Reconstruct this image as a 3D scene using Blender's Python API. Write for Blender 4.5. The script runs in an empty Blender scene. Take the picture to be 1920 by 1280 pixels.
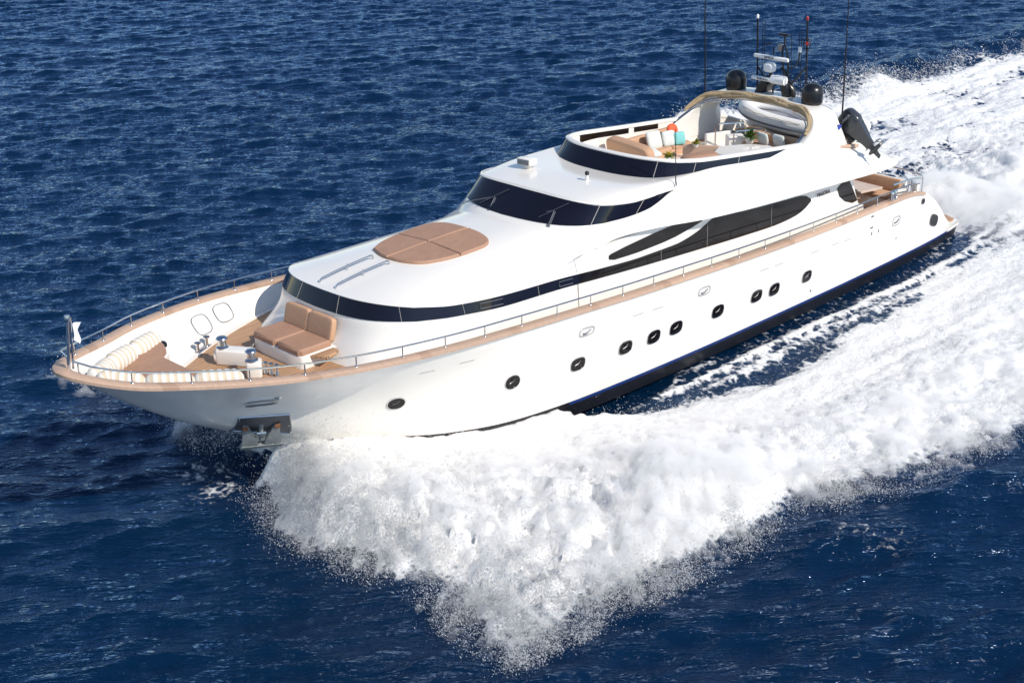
import bpy, bmesh, math, random
import numpy as np
from mathutils import Vector, Matrix, Euler

sc = bpy.context.scene
COL = sc.collection
R = math.radians
random.seed(7)

# ------------------------------------------------------------------ camera
cam_d = bpy.data.cameras.new("camera")
cam_o = bpy.data.objects.new("camera", cam_d)
COL.objects.link(cam_o)
CAM = np.array([-13.67, -26.91, 16.66])
YAW, PIT, ROL = R(45.32), R(22.38), R(-0.98)
fw = np.array([math.cos(YAW)*math.cos(PIT), math.sin(YAW)*math.cos(PIT), -math.sin(PIT)])
rt = np.cross(fw, [0, 0, 1]); rt /= np.linalg.norm(rt); up = np.cross(rt, fw)
rt, up = rt*math.cos(ROL)+up*math.sin(ROL), -rt*math.sin(ROL)+up*math.cos(ROL)
M4 = Matrix.Identity(4)
for i in range(3):
    M4[i][0] = rt[i]; M4[i][1] = up[i]; M4[i][2] = -fw[i]; M4[i][3] = CAM[i]
cam_o.matrix_world = M4
cam_d.sensor_width = 36.0
cam_d.lens = 2922.6/1920*36.0
cam_d.clip_start = 0.5
cam_d.clip_end = 6000
sc.camera = cam_o

# ------------------------------------------------------------------ world, sun, exposure
SUN_AZ_VEC = np.array([0.10, -0.98]); SUN_EL = R(41)
w = bpy.data.worlds.new("World"); sc.world = w; w.use_nodes = True
nt = w.node_tree
sky = nt.nodes.new("ShaderNodeTexSky"); sky.sky_type = 'NISHITA'; sky.sun_disc = False
sky.sun_elevation = SUN_EL
sv = SUN_AZ_VEC/np.linalg.norm(SUN_AZ_VEC)
sky.sun_rotation = math.atan2(sv[0], sv[1])
sky.air_density = 1.0; sky.dust_density = 0.05; sky.ozone_density = 1.4
bg = nt.nodes["Background"]; bg.inputs[1].default_value = 0.15
nt.links.new(sky.outputs[0], bg.inputs[0])
sd = bpy.data.lights.new("sun", 'SUN'); sd.energy = 4.6; sd.angle = R(0.53); sd.color = (1.0, 0.93, 0.83)
so = bpy.data.objects.new("sun", sd); COL.objects.link(so)
sdir = Vector((sv[0]*math.cos(SUN_EL), sv[1]*math.cos(SUN_EL), math.sin(SUN_EL)))
so.rotation_euler = sdir.to_track_quat('Z', 'Y').to_euler()
so.location = (20, -30, 60)
vs = sc.view_settings
vs.view_transform = 'Standard'; vs.look = 'None'; vs.gamma = 1.0; vs.exposure = 0.0

# ------------------------------------------------------------------ materials
def mat(name, col, rough=0.5, metal=0.0, spec=0.5, coat=0.0, noise=None, bump=None, emis=None):
    m = bpy.data.materials.new(name); m.use_nodes = True
    t = m.node_tree; b = t.nodes["Principled BSDF"]
    b.inputs["Base Color"].default_value = (*col, 1)
    b.inputs["Roughness"].default_value = rough
    b.inputs["Metallic"].default_value = metal
    b.inputs["Specular IOR Level"].default_value = spec
    b.inputs["Coat Weight"].default_value = coat
    b.inputs["Coat Roughness"].default_value = 0.08
    tc = t.nodes.new("ShaderNodeTexCoord")
    if noise:
        scale, amt = noise
        n = t.nodes.new("ShaderNodeTexNoise"); n.inputs["Scale"].default_value = scale
        n.inputs["Detail"].default_value = 5
        t.links.new(tc.outputs["Object"], n.inputs["Vector"])
        mx = t.nodes.new("ShaderNodeMix"); mx.data_type = 'RGBA'
        mx.inputs[6].default_value = (*[c*(1-amt) for c in col], 1)
        mx.inputs[7].default_value = (*[min(1, c*(1+amt)) for c in col], 1)
        t.links.new(n.outputs["Fac"], mx.inputs[0])
        t.links.new(mx.outputs[2], b.inputs["Base Color"])
    if bump:
        scale, st = bump
        n2 = t.nodes.new("ShaderNodeTexNoise"); n2.inputs["Scale"].default_value = scale
        n2.inputs["Detail"].default_value = 4
        t.links.new(tc.outputs["Object"], n2.inputs["Vector"])
        bp = t.nodes.new("ShaderNodeBump"); bp.inputs["Strength"].default_value = st
        bp.inputs["Distance"].default_value = 0.05
        t.links.new(n2.outputs["Fac"], bp.inputs["Height"])
        t.links.new(bp.outputs[0], b.inputs["Normal"])
    return m

GEL = mat("white_gelcoat", (0.79, 0.755, 0.70), 0.20, coat=0.35, noise=(0.6, 0.015))
GELIN = mat("white_moulding", (0.79, 0.75, 0.69), 0.45, noise=(1.2, 0.02))
NONSLIP = mat("grey_white_nonslip", (0.66, 0.64, 0.62), 0.6, noise=(30, 0.03))
GLASS = mat("tinted_glass", (0.006, 0.006, 0.013), 0.05, spec=0.4, noise=(1.5, 0.3))
GLASSB = mat("brown_tinted_glass", (0.007, 0.0055, 0.0055), 0.06, spec=0.32, noise=(1.3, 0.9))
STEEL = mat("polished_steel", (0.62, 0.62, 0.62), 0.16, metal=1.0)
DULL = mat("dull_steel", (0.22, 0.22, 0.23), 0.38, metal=0.9, noise=(4, 0.3))
GALV = mat("galvanised_grey", (0.24, 0.26, 0.26), 0.55, metal=0.3, noise=(9, 0.25), bump=(40, .2))
BLACK = mat("satin_black", (0.008, 0.008, 0.010), 0.32, noise=(5, 0.2))
DARKG = mat("dark_grey_paint", (0.030, 0.032, 0.038), 0.3, coat=0.3, noise=(5, 0.15))
STRIPE = mat("blue_boot_stripe", (0.010, 0.035, 0.17), 0.3)
ANTIF_SHADE = mat("black_antifouling_and_chine_shade", (0.010, 0.010, 0.013), 0.35, noise=(2, 0.5))  # antifouling aft; forward it doubles as painted shade under the chine
CUSH = mat("tan_brown_upholstery", (0.37, 0.21, 0.137), 0.7, noise=(2.2, 0.13), bump=(4.5, .55))
CUSHL = mat("light_tan_upholstery", (0.52, 0.31, 0.19), 0.75, noise=(3, 0.06), bump=(14, .2))
LINEN = mat("pale_patterned_linen", (0.62, 0.64, 0.60), 0.85, noise=(9, 0.14), bump=(20, .2))
TEAL = mat("turquoise_fabric", (0.20, 0.52, 0.50), 0.8, noise=(9, 0.1))
CORAL = mat("coral_orange_fabric", (0.75, 0.10, 0.03), 0.7, noise=(8, 0.12))
CANVAS = mat("beige_canvas", (0.36, 0.27, 0.16), 0.85, noise=(2.2, 0.35), bump=(7, .8))
RUBBER = mat("white_rubber_tube", (0.78, 0.78, 0.77), 0.45, noise=(3, 0.04))
GREYHULL = mat("light_grey_hull", (0.46, 0.46, 0.50), 0.4, noise=(2, 0.06))
LEAF = mat("leaf_green", (0.07, 0.13, 0.015), 0.5, noise=(12, 0.5))
YELLOW = mat("yellow_petals", (0.50, 0.36, 0.03), 0.6, noise=(12, 0.3))
RED = mat("red_lamp_plastic", (0.35, 0.02, 0.02), 0.3)
RUST = mat("rusty_steel", (0.23, 0.09, 0.04), 0.8, noise=(20, 0.4))
FLAGW = mat("white_bunting", (0.75, 0.75, 0.76), 0.8, noise=(6, 0.05))
BLUEF = mat("blue_bunting", (0.03, 0.05, 0.30), 0.8, noise=(6, 0.2))
SEAM = mat("grey_seam_sealant", (0.33, 0.31, 0.29), 0.7)
TXT = mat("dark_lettering", (0.02, 0.02, 0.022), 0.5)
TXTW = mat("silver_lettering", (0.5, 0.5, 0.5), 0.4)
TEALMAT = mat("dark_teal_mat", (0.01, 0.08, 0.09), 0.7, noise=(6, 0.2))

def wood(name, col, dark, gap, axis=1, rough=0.55):
    m = bpy.data.materials.new(name); m.use_nodes = True
    t = m.node_tree; b = t.nodes["Principled BSDF"]; b.inputs["Roughness"].default_value = rough
    tc = t.nodes.new("ShaderNodeTexCoord"); sp = t.nodes.new("ShaderNodeSeparateXYZ")
    t.links.new(tc.outputs["Object"], sp.inputs[0])
    mul = t.nodes.new("ShaderNodeMath"); mul.operation = 'MULTIPLY'; mul.inputs[1].default_value = 1.0/gap
    t.links.new(sp.outputs[axis], mul.inputs[0])
    fr = t.nodes.new("ShaderNodeMath"); fr.operation = 'FRACT'; t.links.new(mul.outputs[0], fr.inputs[0])
    lt = t.nodes.new("ShaderNodeMath"); lt.operation = 'LESS_THAN'; lt.inputs[1].default_value = 0.11
    t.links.new(fr.outputs[0], lt.inputs[0])
    fl = t.nodes.new("ShaderNodeMath"); fl.operation = 'FLOOR'; t.links.new(mul.outputs[0], fl.inputs[0])
    wn = t.nodes.new("ShaderNodeTexWhiteNoise"); wn.noise_dimensions = '1D'
    t.links.new(fl.outputs[0], wn.inputs["W"])
    mp = t.nodes.new("ShaderNodeMapping"); mp.inputs["Scale"].default_value = (1.2, 14, 6) if axis == 1 else (14, 1.2, 6)
    t.links.new(tc.outputs["Object"], mp.inputs[0])
    nz = t.nodes.new("ShaderNodeTexNoise"); nz.inputs["Scale"].default_value = 1.5; nz.inputs["Detail"].default_value = 6
    t.links.new(mp.outputs[0], nz.inputs["Vector"])
    ad = t.nodes.new("ShaderNodeMath"); ad.operation = 'MULTIPLY_ADD'; ad.inputs[1].default_value = 0.35
    t.links.new(wn.outputs["Value"], ad.inputs[0]); 
    m2 = t.nodes.new("ShaderNodeMath"); m2.operation = 'MULTIPLY'; m2.inputs[1].default_value = 0.7
    t.links.new(nz.outputs["Fac"], m2.inputs[0]); t.links.new(m2.outputs[0], ad.inputs[2])
    rp = t.nodes.new("ShaderNodeMix"); rp.data_type = 'RGBA'
    rp.inputs[6].default_value = (*[c*0.68 for c in col], 1); rp.inputs[7].default_value = (*[c*1.25 for c in col], 1)
    t.links.new(ad.outputs[0], rp.inputs[0])
    mx = t.nodes.new("ShaderNodeMix"); mx.data_type = 'RGBA'; mx.inputs[7].default_value = (*dark, 1)
    t.links.new(lt.outputs[0], mx.inputs[0]); t.links.new(rp.outputs[2], mx.inputs[6])
    t.links.new(mx.outputs[2], b.inputs["Base Color"])
    return m
TEAK = wood("teak_planking", (0.46, 0.27, 0.15), (0.10, 0.07, 0.05), 0.115)
CAPW = wood("teak_cap_rail", (0.50, 0.34, 0.245), (0.40, 0.26, 0.18), 2.7, axis=0)

def striped():
    m = bpy.data.materials.new("cream_striped_fabric"); m.use_nodes = True
    t = m.node_tree; b = t.nodes["Principled BSDF"]; b.inputs["Roughness"].default_value = 0.85
    at = t.nodes.new("ShaderNodeAttribute"); at.attribute_name = "along"
    mu = t.nodes.new("ShaderNodeMath"); mu.operation = 'MULTIPLY'; mu.inputs[1].default_value = 6.2
    fr = t.nodes.new("ShaderNodeMath"); fr.operation = 'FRACT'
    gt = t.nodes.new("ShaderNodeMath"); gt.operation = 'GREATER_THAN'; gt.inputs[1].default_value = 0.5
    t.links.new(at.outputs["Fac"], mu.inputs[0]); t.links.new(mu.outputs[0], fr.inputs[0]); t.links.new(fr.outputs[0], gt.inputs[0])
    mx = t.nodes.new("ShaderNodeMix"); mx.data_type = 'RGBA'
    mx.inputs[6].default_value = (0.74, 0.72, 0.68, 1); mx.inputs[7].default_value = (0.62, 0.52, 0.39, 1)
    t.links.new(gt.outputs[0], mx.inputs[0]); t.links.new(mx.outputs[2], b.inputs["Base Color"])
    return m
STRIPED = striped()

# ------------------------------------------------------------------ helpers
BASE = {}          # name of empty -> base location
def off(parent):
    p = parent
    while p is not None and p.parent is not None: p = p.parent
    return np.array(BASE.get(p.name, (0, 0, 0))) if p is not None else np.zeros(3)

def add_mesh(name, verts, faces, material, parent=None, smooth=True, recalc=True, base=None):
    """links world-space verts as ONE object; under a thing, verts are stored from the thing's base"""
    me = bpy.data.meshes.new(name)
    v = np.asarray(verts, float)
    o = off(parent) if parent is not None else (np.array(base) if base is not None else np.zeros(3))
    me.from_pydata([tuple(a) for a in (v-o)], [], [tuple(f) for f in faces])
    if recalc:
        bm = bmesh.new(); bm.from_mesh(me)
        bmesh.ops.remove_doubles(bm, verts=bm.verts, dist=1e-5)
        bmesh.ops.recalc_face_normals(bm, faces=bm.faces)
        bm.to_mesh(me); bm.free()
    if smooth:
        me.polygons.foreach_set("use_smooth", [True]*len(me.polygons))
    me.materials.append(material)
    ob = bpy.data.objects.new(name, me); COL.objects.link(ob)
    if parent is not None: ob.parent = parent
    elif base is not None: ob.location = base
    if smooth:
        try: me.set_sharp_from_angle(angle=R(42))
        except Exception: pass
    return ob

def thing(name, label, cat, base, group=None):
    e = bpy.data.objects.new(name, None); COL.objects.link(e)
    e.location = base; BASE[e.name] = tuple(base)
    e["label"] = label; e["category"] = cat
    if group: e["group"] = group
    return e
def tag(o, label, cat, group=None):
    o["label"] = label; o["category"] = cat
    if group: o["group"] = group
    return o

class MB:
    def __init__(s): s.v = []; s.f = []
    def add(s, v, f):
        n = len(s.v); s.v.extend([tuple(a) for a in v]); s.f.extend([tuple(i+n for i in q) for q in f]); return s
    def box(s, c, d, rot=(0, 0, 0), bevel=0.0):
        hx, hy, hz = d[0]/2, d[1]/2, d[2]/2
        m = Euler(rot).to_matrix()
        if bevel > 0:
            bm = bmesh.new(); bmesh.ops.create_cube(bm, size=1.0)
            bmesh.ops.scale(bm, vec=d, verts=bm.verts)
            bmesh.ops.bevel(bm, geom=list(bm.edges), offset=bevel, segments=3, profile=0.5, affect='EDGES')
            bm.verts.index_update()
            v = [np.array(m @ a.co)+np.array(c) for a in bm.verts]; f = [[q.index for q in a.verts] for a in bm.faces]
            bm.free(); return s.add(v, f)
        v = [np.array(m @ Vector((x*hx, y*hy, z*hz)))+np.array(c) for x in (-1, 1) for y in (-1, 1) for z in (-1, 1)]
        return s.add(v, [(0, 1, 3, 2), (4, 6, 7, 5), (0, 4, 5, 1), (2, 3, 7, 6), (0, 2, 6, 4), (1, 5, 7, 3)])
    def tube(s, pts, r, n=8, caps=True):
        P = np.asarray(pts, float); k = len(P)
        rr = np.full(k, r) if np.isscalar(r) else np.asarray(r, float)
        T = np.gradient(P, axis=0); T /= np.linalg.norm(T, axis=1)[:, None]+1e-12
        ref = np.array([0, 0, 1.0]) if abs(T[0][2]) < 0.9 else np.array([1.0, 0, 0])
        v = []; nrm = np.cross(T[0], ref); nrm /= np.linalg.norm(nrm)
        for i in range(k):
            nrm = nrm-T[i]*(nrm@T[i]); nrm /= np.linalg.norm(nrm)+1e-12
            b = np.cross(T[i], nrm)
            for j in range(n):
                a = 2*math.pi*j/n; v.append(P[i]+rr[i]*(math.cos(a)*nrm+math.sin(a)*b))
        f = [(i*n+j, i*n+(j+1) % n, (i+1)*n+(j+1) % n, (i+1)*n+j) for i in range(k-1) for j in range(n)]
        if caps: f += [tuple(range(n-1, -1, -1)), tuple((k-1)*n+j for j in range(n))]
        return s.add(v, f)
    def lathe(s, c, prof, n=20, axis='Z', rot=None):
        v = []; k = len(prof)
        m = Matrix.Identity(3)
        if axis == 'X': m = Euler((0, R(90), 0)).to_matrix()
        if axis == 'Y': m = Euler((R(90), 0, 0)).to_matrix()
        if rot is not None: m = Euler(rot).to_matrix() @ m
        for (r_, z) in prof:
            for j in range(n):
                a = 2*math.pi*j/n
                v.append(np.array(m @ Vector((r_*math.cos(a), r_*math.sin(a), z)))+np.array(c))
        f = [(i*n+j, i*n+(j+1) % n, (i+1)*n+(j+1) % n, (i+1)*n+j) for i in range(k-1) for j in range(n)]
        f += [tuple(range(n-1, -1, -1)), tuple((k-1)*n+j for j in range(n))]
        return s.add(v, f)
    def sq(s, c, d, e=0.35, rot=(0, 0, 0), nu=28, nv=14, e2=None):
        """rounded cushion: superellipsoid of full size d"""
        e2 = e if e2 is None else e2
        sp = lambda a, p: math.copysign(abs(a)**p, a)
        m = Euler(rot).to_matrix(); v = []
        for i in range(nv+1):
            b = -math.pi/2+math.pi*i/nv
            for j in range(nu):
                a = 2*math.pi*j/nu
                x = sp(math.cos(b), e2)*sp(math.cos(a), e); y = sp(math.cos(b), e2)*sp(math.sin(a), e); z = sp(math.sin(b), e2)
                v.append(np.array(m @ Vector((x*d[0]/2, y*d[1]/2, z*d[2]/2)))+np.array(c))
        f = [(i*nu+j, i*nu+(j+1) % nu, (i+1)*nu+(j+1) % nu, (i+1)*nu+j) for i in range(nv) for j in range(nu)]
        return s.add(v, f)
    def slab(s, outline, z0, z1, bev=0.04, crown=0.0):
        """polygon outline (x,y) extruded z0..z1 with a rounded top edge; z may be functions of (x,y)"""
        P = np.asarray(outline, float); n = len(P)
        g = lambda z, x, y: z(x, y) if callable(z) else z
        e = np.roll(P, -1, 0)-np.roll(P, 1, 0); nn = np.stack([-e[:, 1], e[:, 0]], 1)
        nn /= np.linalg.norm(nn, axis=1)[:, None]
        area = 0.5*np.sum(P[:, 0]*np.roll(P[:, 1], -1)-np.roll(P[:, 0], -1)*P[:, 1])
        if area < 0: nn = -nn
        rows = [(0, 'b', 0), (0, 't', -bev), (bev*.3, 't', -bev*.3), (bev, 't', crown)]
        v = []
        for ins, k, dz in rows:
            Q = P+nn*ins
            for q, p in zip(Q, P):
                v.append((q[0], q[1], (g(z0, *p) if k == 'b' else g(z1, *q)+dz)))
        f = [(i*n+j, i*n+(j+1) % n, (i+1)*n+(j+1) % n, (i+1)*n+j) for i in range(len(rows)-1) for j in range(n)]
        f += [tuple(range(n-1, -1, -1)), tuple((len(rows)-1)*n+j for j in range(n))]
        return s.add(v, f)
    def out(s, name, material, parent=None, smooth=True, base=None):
        return add_mesh(name, s.v, s.f, material, parent, smooth, base=base)

def cr(pts, n):
    """centripetal-ish Catmull-Rom resample by arclength to n points"""
    P = np.asarray(pts, float)
    A = np.vstack([2*P[0]-P[1], P, 2*P[-1]-P[-2]])
    out = []
    for i in range(1, len(A)-2):
        p0, p1, p2, p3 = A[i-1:i+3]
        d1 = max(np.linalg.norm(p1-p0), 1e-6)**.5; d2 = max(np.linalg.norm(p2-p1), 1e-6)**.5; d3 = max(np.linalg.norm(p3-p2), 1e-6)**.5
        m1 = ((p1-p0)/d1-(p2-p0)/(d1+d2)+(p2-p1)/d2)*d2
        m2 = ((p2-p1)/d2-(p3-p1)/(d2+d3)+(p3-p2)/d3)*d2
        for t in np.linspace(0, 1, 24, endpoint=False):
            out.append((2*t**3-3*t**2+1)*p1+(t**3-2*t**2+t)*m1+(-2*t**3+3*t**2)*p2+(t**3-t**2)*m2)
    out.append(P[-1]); out = np.array(out)
    L = np.concatenate([[0], np.cumsum(np.linalg.norm(np.diff(out, axis=0), axis=1))])
    u = np.linspace(0, L[-1], n)
    return np.stack([np.interp(u, L, out[:, k]) for k in range(3)], 1)

def pchip(x, y, xi):
    x = np.asarray(x, float); y = np.asarray(y, float); h = np.diff(x); d = np.diff(y)/h
    m = np.zeros(len(x)); m[0] = d[0]; m[-1] = d[-1]
    for i in range(1, len(x)-1):
        if d[i-1]*d[i] > 0:
            w1, w2 = 2*h[i]+h[i-1], h[i]+2*h[i-1]
            m[i] = (w1+w2)/(w1/d[i-1]+w2/d[i])
    xi = np.asarray(xi, float)
    k = np.clip(np.searchsorted(x, xi)-1, 0, len(x)-2); t = (xi-x[k])/h[k]
    return ((2*t**3-3*t**2+1)*y[k]+(t**3-2*t**2+t)*h[k]*m[k]+(-2*t**3+3*t**2)*y[k+1]+(t**3-t**2)*h[k]*m[k+1])

NN, NSD = 16, 72
def ring(pts, nc, xe, x0=None):
    """half ring (port side, y<0): nose = first nc points, side = the rest (function of x) resampled to x=xe"""
    P = np.asarray(pts, float)
    nose = cr(P[:nc], NN)
    S = P[nc-1:]
    q = np.linspace(0, 1, NSD)**1.0
    xs = S[0, 0]+(xe-S[0, 0])*q[1:]
    y = pchip(S[:, 0], S[:, 1], xs); z = pchip(S[:, 0], S[:, 2], xs)
    H = np.vstack([nose, np.stack([xs, y, z], 1)])
    H[:, 1] *= -1
    return H
def full(H):
    S = H[1:].copy()[::-1]; S[:, 1] *= -1
    return np.vstack([S, H])
def gridmesh(rows, name, material, parent=None, flip=False, smooth=True, closed=False):
    n = len(rows[0]); k = len(rows)
    v = np.vstack(rows)
    kk = k if closed else k-1
    f = [(i*n+j, i*n+j+1, ((i+1) % k)*n+j+1, ((i+1) % k)*n+j) for i in range(kk) for j in range(n-1)]
    return add_mesh(name, v, f, material, parent, smooth)
def between(A, B, n, bulge=0.0):
    """rows from A to B inclusive"""
    return [A+(B-A)*t for t in np.linspace(0, 1, n)]
def smooth_rows(rings, sub=5):
    """Catmull-Rom across rings for every station"""
    A = [2*rings[0]-rings[1]]+list(rings)+[2*rings[-1]-rings[-2]]
    out = []
    for i in range(1, len(A)-2):
        for t in np.linspace(0, 1, sub, endpoint=False):
            out.append(0.5*((2*A[i])+(-A[i-1]+A[i+1])*t+(2*A[i-1]-5*A[i]+4*A[i+1]-A[i+2])*t*t+(-A[i-1]+3*A[i]-3*A[i+1]+A[i+2])*t**3))
    out.append(rings[-1])
    return out
def plan_offset(H, d, dz=0.0):
    """offset a full ring horizontally, + = outward"""
    T = np.gradient(H, axis=0); n = np.stack([T[:, 1], -T[:, 0], 0*T[:, 0]], 1)
    n /= np.linalg.norm(n, axis=1)[:, None]+1e-9
    c = np.array([12.0, 0, 0])
    mid = len(H)//2
    if n[mid][0] > 0: n = -n
    o = H+n*d; o[:, 2] += dz
    return o
def surf_offset(A, B, d):
    """offset two full rings along the strip normal (outward)"""
    T = np.gradient((A+B)/2, axis=0); n = np.cross(T, B-A); n /= np.linalg.norm(n, axis=1)[:, None]+1e-9
    mid = len(A)//2
    if n[mid][0] > 0: n = -n
    return A+n*d, B+n*d

# ================================================================== HULL CURVES
#GEO
TOP = [(0.09, 0, 4.30), (0.16, .26, 4.27), (0.33, .55, 4.22), (0.63, .88, 4.14), (1.1, 1.26, 4.03), (2, 1.76, 3.90), (3, 2.30, 3.80), (4, 2.69, 3.70), (5, 2.97, 3.62), (6, 3.15, 3.54), (8, 3.31, 3.38),
       (10, 3.35, 3.24), (12, 3.36, 3.11), (14, 3.36, 2.98), (16, 3.36, 2.88), (18, 3.35, 2.78), (20, 3.33, 2.70), (22, 3.28, 2.63), (24, 3.2, 2.57), (26, 3.08, 2.51), (27.5, 2.98, 2.42),
       (28.3, 2.92, 2.24), (29.0, 2.86, 1.84), (29.5, 2.82, 1.42), (30.0, 2.78, .92), (30.4, 2.74, .72), (31.2, 2.62, .64)]
CHI = [(4.5, 0, 1.30), (5.1, .62, 1.26), (5.8, 1.18, 1.18), (6.9, 1.74, 1.02), (8.2, 2.25, .80), (9.7, 2.72, .68), (11.7, 3.0, .62), (14, 3.07, .57), (17, 3.1, .54), (20, 3.09, .53), (24, 3.04, .52), (27, 2.96, .52), (29.5, 2.82, .52), (31.1, 2.58, .50)]
NH = 150
def hull_half():
    t = cr(TOP, 600); c = cr(CHI, 600)
    # station pairing: by arclength, warped so the stations stay near vertical aft
    ut = (t[:, 0]-t[0, 0])/(t[-1, 0]-t[0, 0]); uc = (c[:, 0]-c[0, 0])/(c[-1, 0]-c[0, 0])
    q = np.linspace(0, 1, NH)**1.35
    Tt = np.stack([np.interp(q, ut, t[:, k]) for k in range(3)], 1)
    Cc = np.stack([np.interp(q, uc, c[:, k]) for k in range(3)], 1)
    rows = []
    for v in np.linspace(0, 1, 15):
        P = Tt+(Cc-Tt)*v
        xm = P[:, 0]
        wgt = np.interp(xm, [0, 2, 4, 7, 11, 13], [.36, .36, .30, .14, .03, 0])
        P[:, 1] *= 1-wgt*np.sin(math.pi*v)**1.25
        P[:, 2] -= .22*np.sin(math.pi*v)*np.interp(xm, [0, 3, 6.5], [1, .9, 0])
        rows.append(P)
    return rows
HR = hull_half()
def mir(P, s=-1):
    Q = P.copy(); Q[:, 1] *= s; return Q
def hfull(P):
    """half curve (y>=0, bow to stern) -> full ring stbd stern .. bow .. port stern"""
    A = P[::-1]; B = mir(P)[1:]
    return np.vstack([A, B])
#ENDGEO
def top_at(x):
    t = cr(TOP, 600)
    return float(np.interp(x, t[:, 0], t[:, 1])), float(np.interp(x, t[:, 0], t[:, 2]))
def deck_z(x):
    return float(np.interp(x, [0, 8.5, 10.5, 14, 20, 30], [2.90, 2.90, 2.35, 2.08, 1.80, 1.66]))

# ================================================================== THE YACHT
yacht = thing("motor_yacht", "long white motor yacht with black window bands speeding through white spray", "yacht", (15.0, 0.0, 0.0))
Y = yacht
rows = [hfull(r) for r in HR]
gridmesh(rows, "hull", GEL, Y)
ch = HR[-1]
def shift(P, ky, dz): 
    Q = P.copy(); Q[:, 1] *= ky; Q[:, 2] += dz; return Q
lip = shift(ch, 1.0, 0.0)
r1 = ch.copy(); r1[:, 1] = np.maximum(r1[:, 1]-0.012, 0); r1[:, 2] -= 0.005
r2 = r1.copy(); r2[:, 1] = np.maximum(r2[:, 1]-0.02, 0); r2[:, 2] -= 0.095
i12 = int(np.argmax(r1[:, 0] > 11.9))
for sg_ in (1, -1): gridmesh([mir(r1[i12:], sg_), mir(r2[i12:], sg_)], "boot_stripe", STRIPE, Y)
r3 = r2.copy(); r3[:, 1] = np.maximum(r3[:, 1]-0.10, 0); r3[:, 2] -= 0.38
r4 = r2.copy(); r4[:, 1] *= 0.45; r4[:, 2] -= 0.95
r5 = r2.copy(); r5[:, 1] *= 0.0; r5[:, 2] -= 1.3
rk = np.interp(r1[:, 0], [4.5, 9, 12], [1, .4, 0])
r3[:, 0] += .45*rk; r4[:, 0] += 1.2*rk; r5[:, 0] += 1.7*rk
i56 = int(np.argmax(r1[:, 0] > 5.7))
gridmesh([hfull(q[:i56+1]) for q in (r1, r2, r3, r4, r5)], "forefoot", GEL, Y)
for sg_ in (1, -1): gridmesh([mir(q[i56:i12+1], sg_) for q in (r1, r2, r3, r4, r5)], "hull_bottom", ANTIF_SHADE, Y)  # black on this fore stretch paints the thin shadow line below the chine
for sg_ in (1, -1): gridmesh([mir(q[i12:], sg_) for q in (r2, r3, r4, r5)], "hull_bottom", ANTIF_SHADE, Y)

# swim platform and transom
plat = [(29.6, -2.72), (30.4, -2.70), (31.15, -2.58), (31.3, -2.2), (31.35, 0), (31.3, 2.2), (31.15, 2.58), (30.4, 2.70), (29.6, 2.72)]
MB().slab(plat, 0.45, 0.60, 0.03).out("swim_platform", GEL, Y)
pl2 = [(29.9, -2.58), (30.4, -2.56), (31.05, -2.45), (31.2, -2.1), (31.24, 0), (31.2, 2.1), (31.05, 2.45), (30.4, 2.56), (29.9, 2.58)]
MB().slab(pl2, 0.61, 0.66, 0.01).out("platform_teak", TEAK, Y)
tv = []
for z, x in ((2.1, 28.35), (1.7, 28.9), (1.2, 29.4), (0.6, 29.75)):
    tv.append(np.array([(x, yy, z) for yy in np.linspace(-2.8, 2.8, 9)]))
gridmesh(tv, "transom", GEL, Y)

# cap rail, inner bulwark, deck
tcur = cr(TOP, 600)
i_end = int(np.argmax(tcur[:, 0] > 28.25))
capc = cr(tcur[:i_end:6].tolist(), 130)
cap = hfull(capc); 
capo = plan_offset(cap, 0.05)
def cap_inner(d): 
    o = plan_offset(cap, -d)
    # keep the inner edge from crossing the centre line at the bow
    m = len(cap)//2
    o[:m, 1] = np.maximum(o[:m, 1], 0.0); o[m+1:, 1] = np.minimum(o[m+1:, 1], 0.0); o[m, 1] = 0
    k = np.exp(-((np.arange(len(cap))-m)/6.0)**2)
    o[:, 0] = np.maximum(o[:, 0], 0.34+0.0*k)
    return o
capi = cap_inner(0.22)
lift = lambda P, dz: P+np.array([0, 0, dz])
gridmesh([lift(capo, -0.07), lift(capo, -0.005), lift(plan_offset(cap, 0.02), 0.02), lift(cap_inner(0.19), 0.02), lift(capi, 0.0), lift(capi, -0.07)], "cap_rail", CAPW, Y)
inn = cap_inner(0.20)
low = inn.copy()
low[:, 0] = np.maximum(low[:, 0], 2.15)
low[:, 2] = [deck_z(x) for x in low[:, 0]]
HG = np.array(HR)
def hull_y(x, z):
    """half breadth of the hull skin at (x, z)"""
    zz_ = []; yy_ = []
    for k in range(HG.shape[0]):
        zz_.append(np.interp(x, HG[k, :, 0], HG[k, :, 2])); yy_.append(np.interp(x, HG[k, :, 0], HG[k, :, 1], left=0))
    zz_ = np.array(zz_); yy_ = np.array(yy_); o_ = np.argsort(zz_)
    return float(np.interp(z, zz_[o_], yy_[o_]))
for i in range(len(low)):
    lim = max(hull_y(low[i, 0], low[i, 2])-.14, 0)
    low[i, 1] = np.sign(low[i, 1])*min(abs(low[i, 1]), lim)
    low[i, 1] -= np.sign(low[i, 1])*min(abs(low[i, 1]), .04)
rows = between(lift(inn, -0.04), low, 8)
for rw in rows:
    for i in range(len(rw)):
        lim = max(hull_y(rw[i, 0], rw[i, 2])-.07, 0)
        rw[i, 1] = np.sign(rw[i, 1])*min(abs(rw[i, 1]), lim)
bul_rows = rows
gridmesh([lift(inn, -0.03)]+rows, "bulwark", GELIN, Y)
hn = len(low)//2
st = low[:hn+1][::-1]; pt = low[hn:]
gridmesh([st+(pt-st)*t for t in np.linspace(0, 1, 13)], "teak_deck", TEAK, Y)
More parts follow.
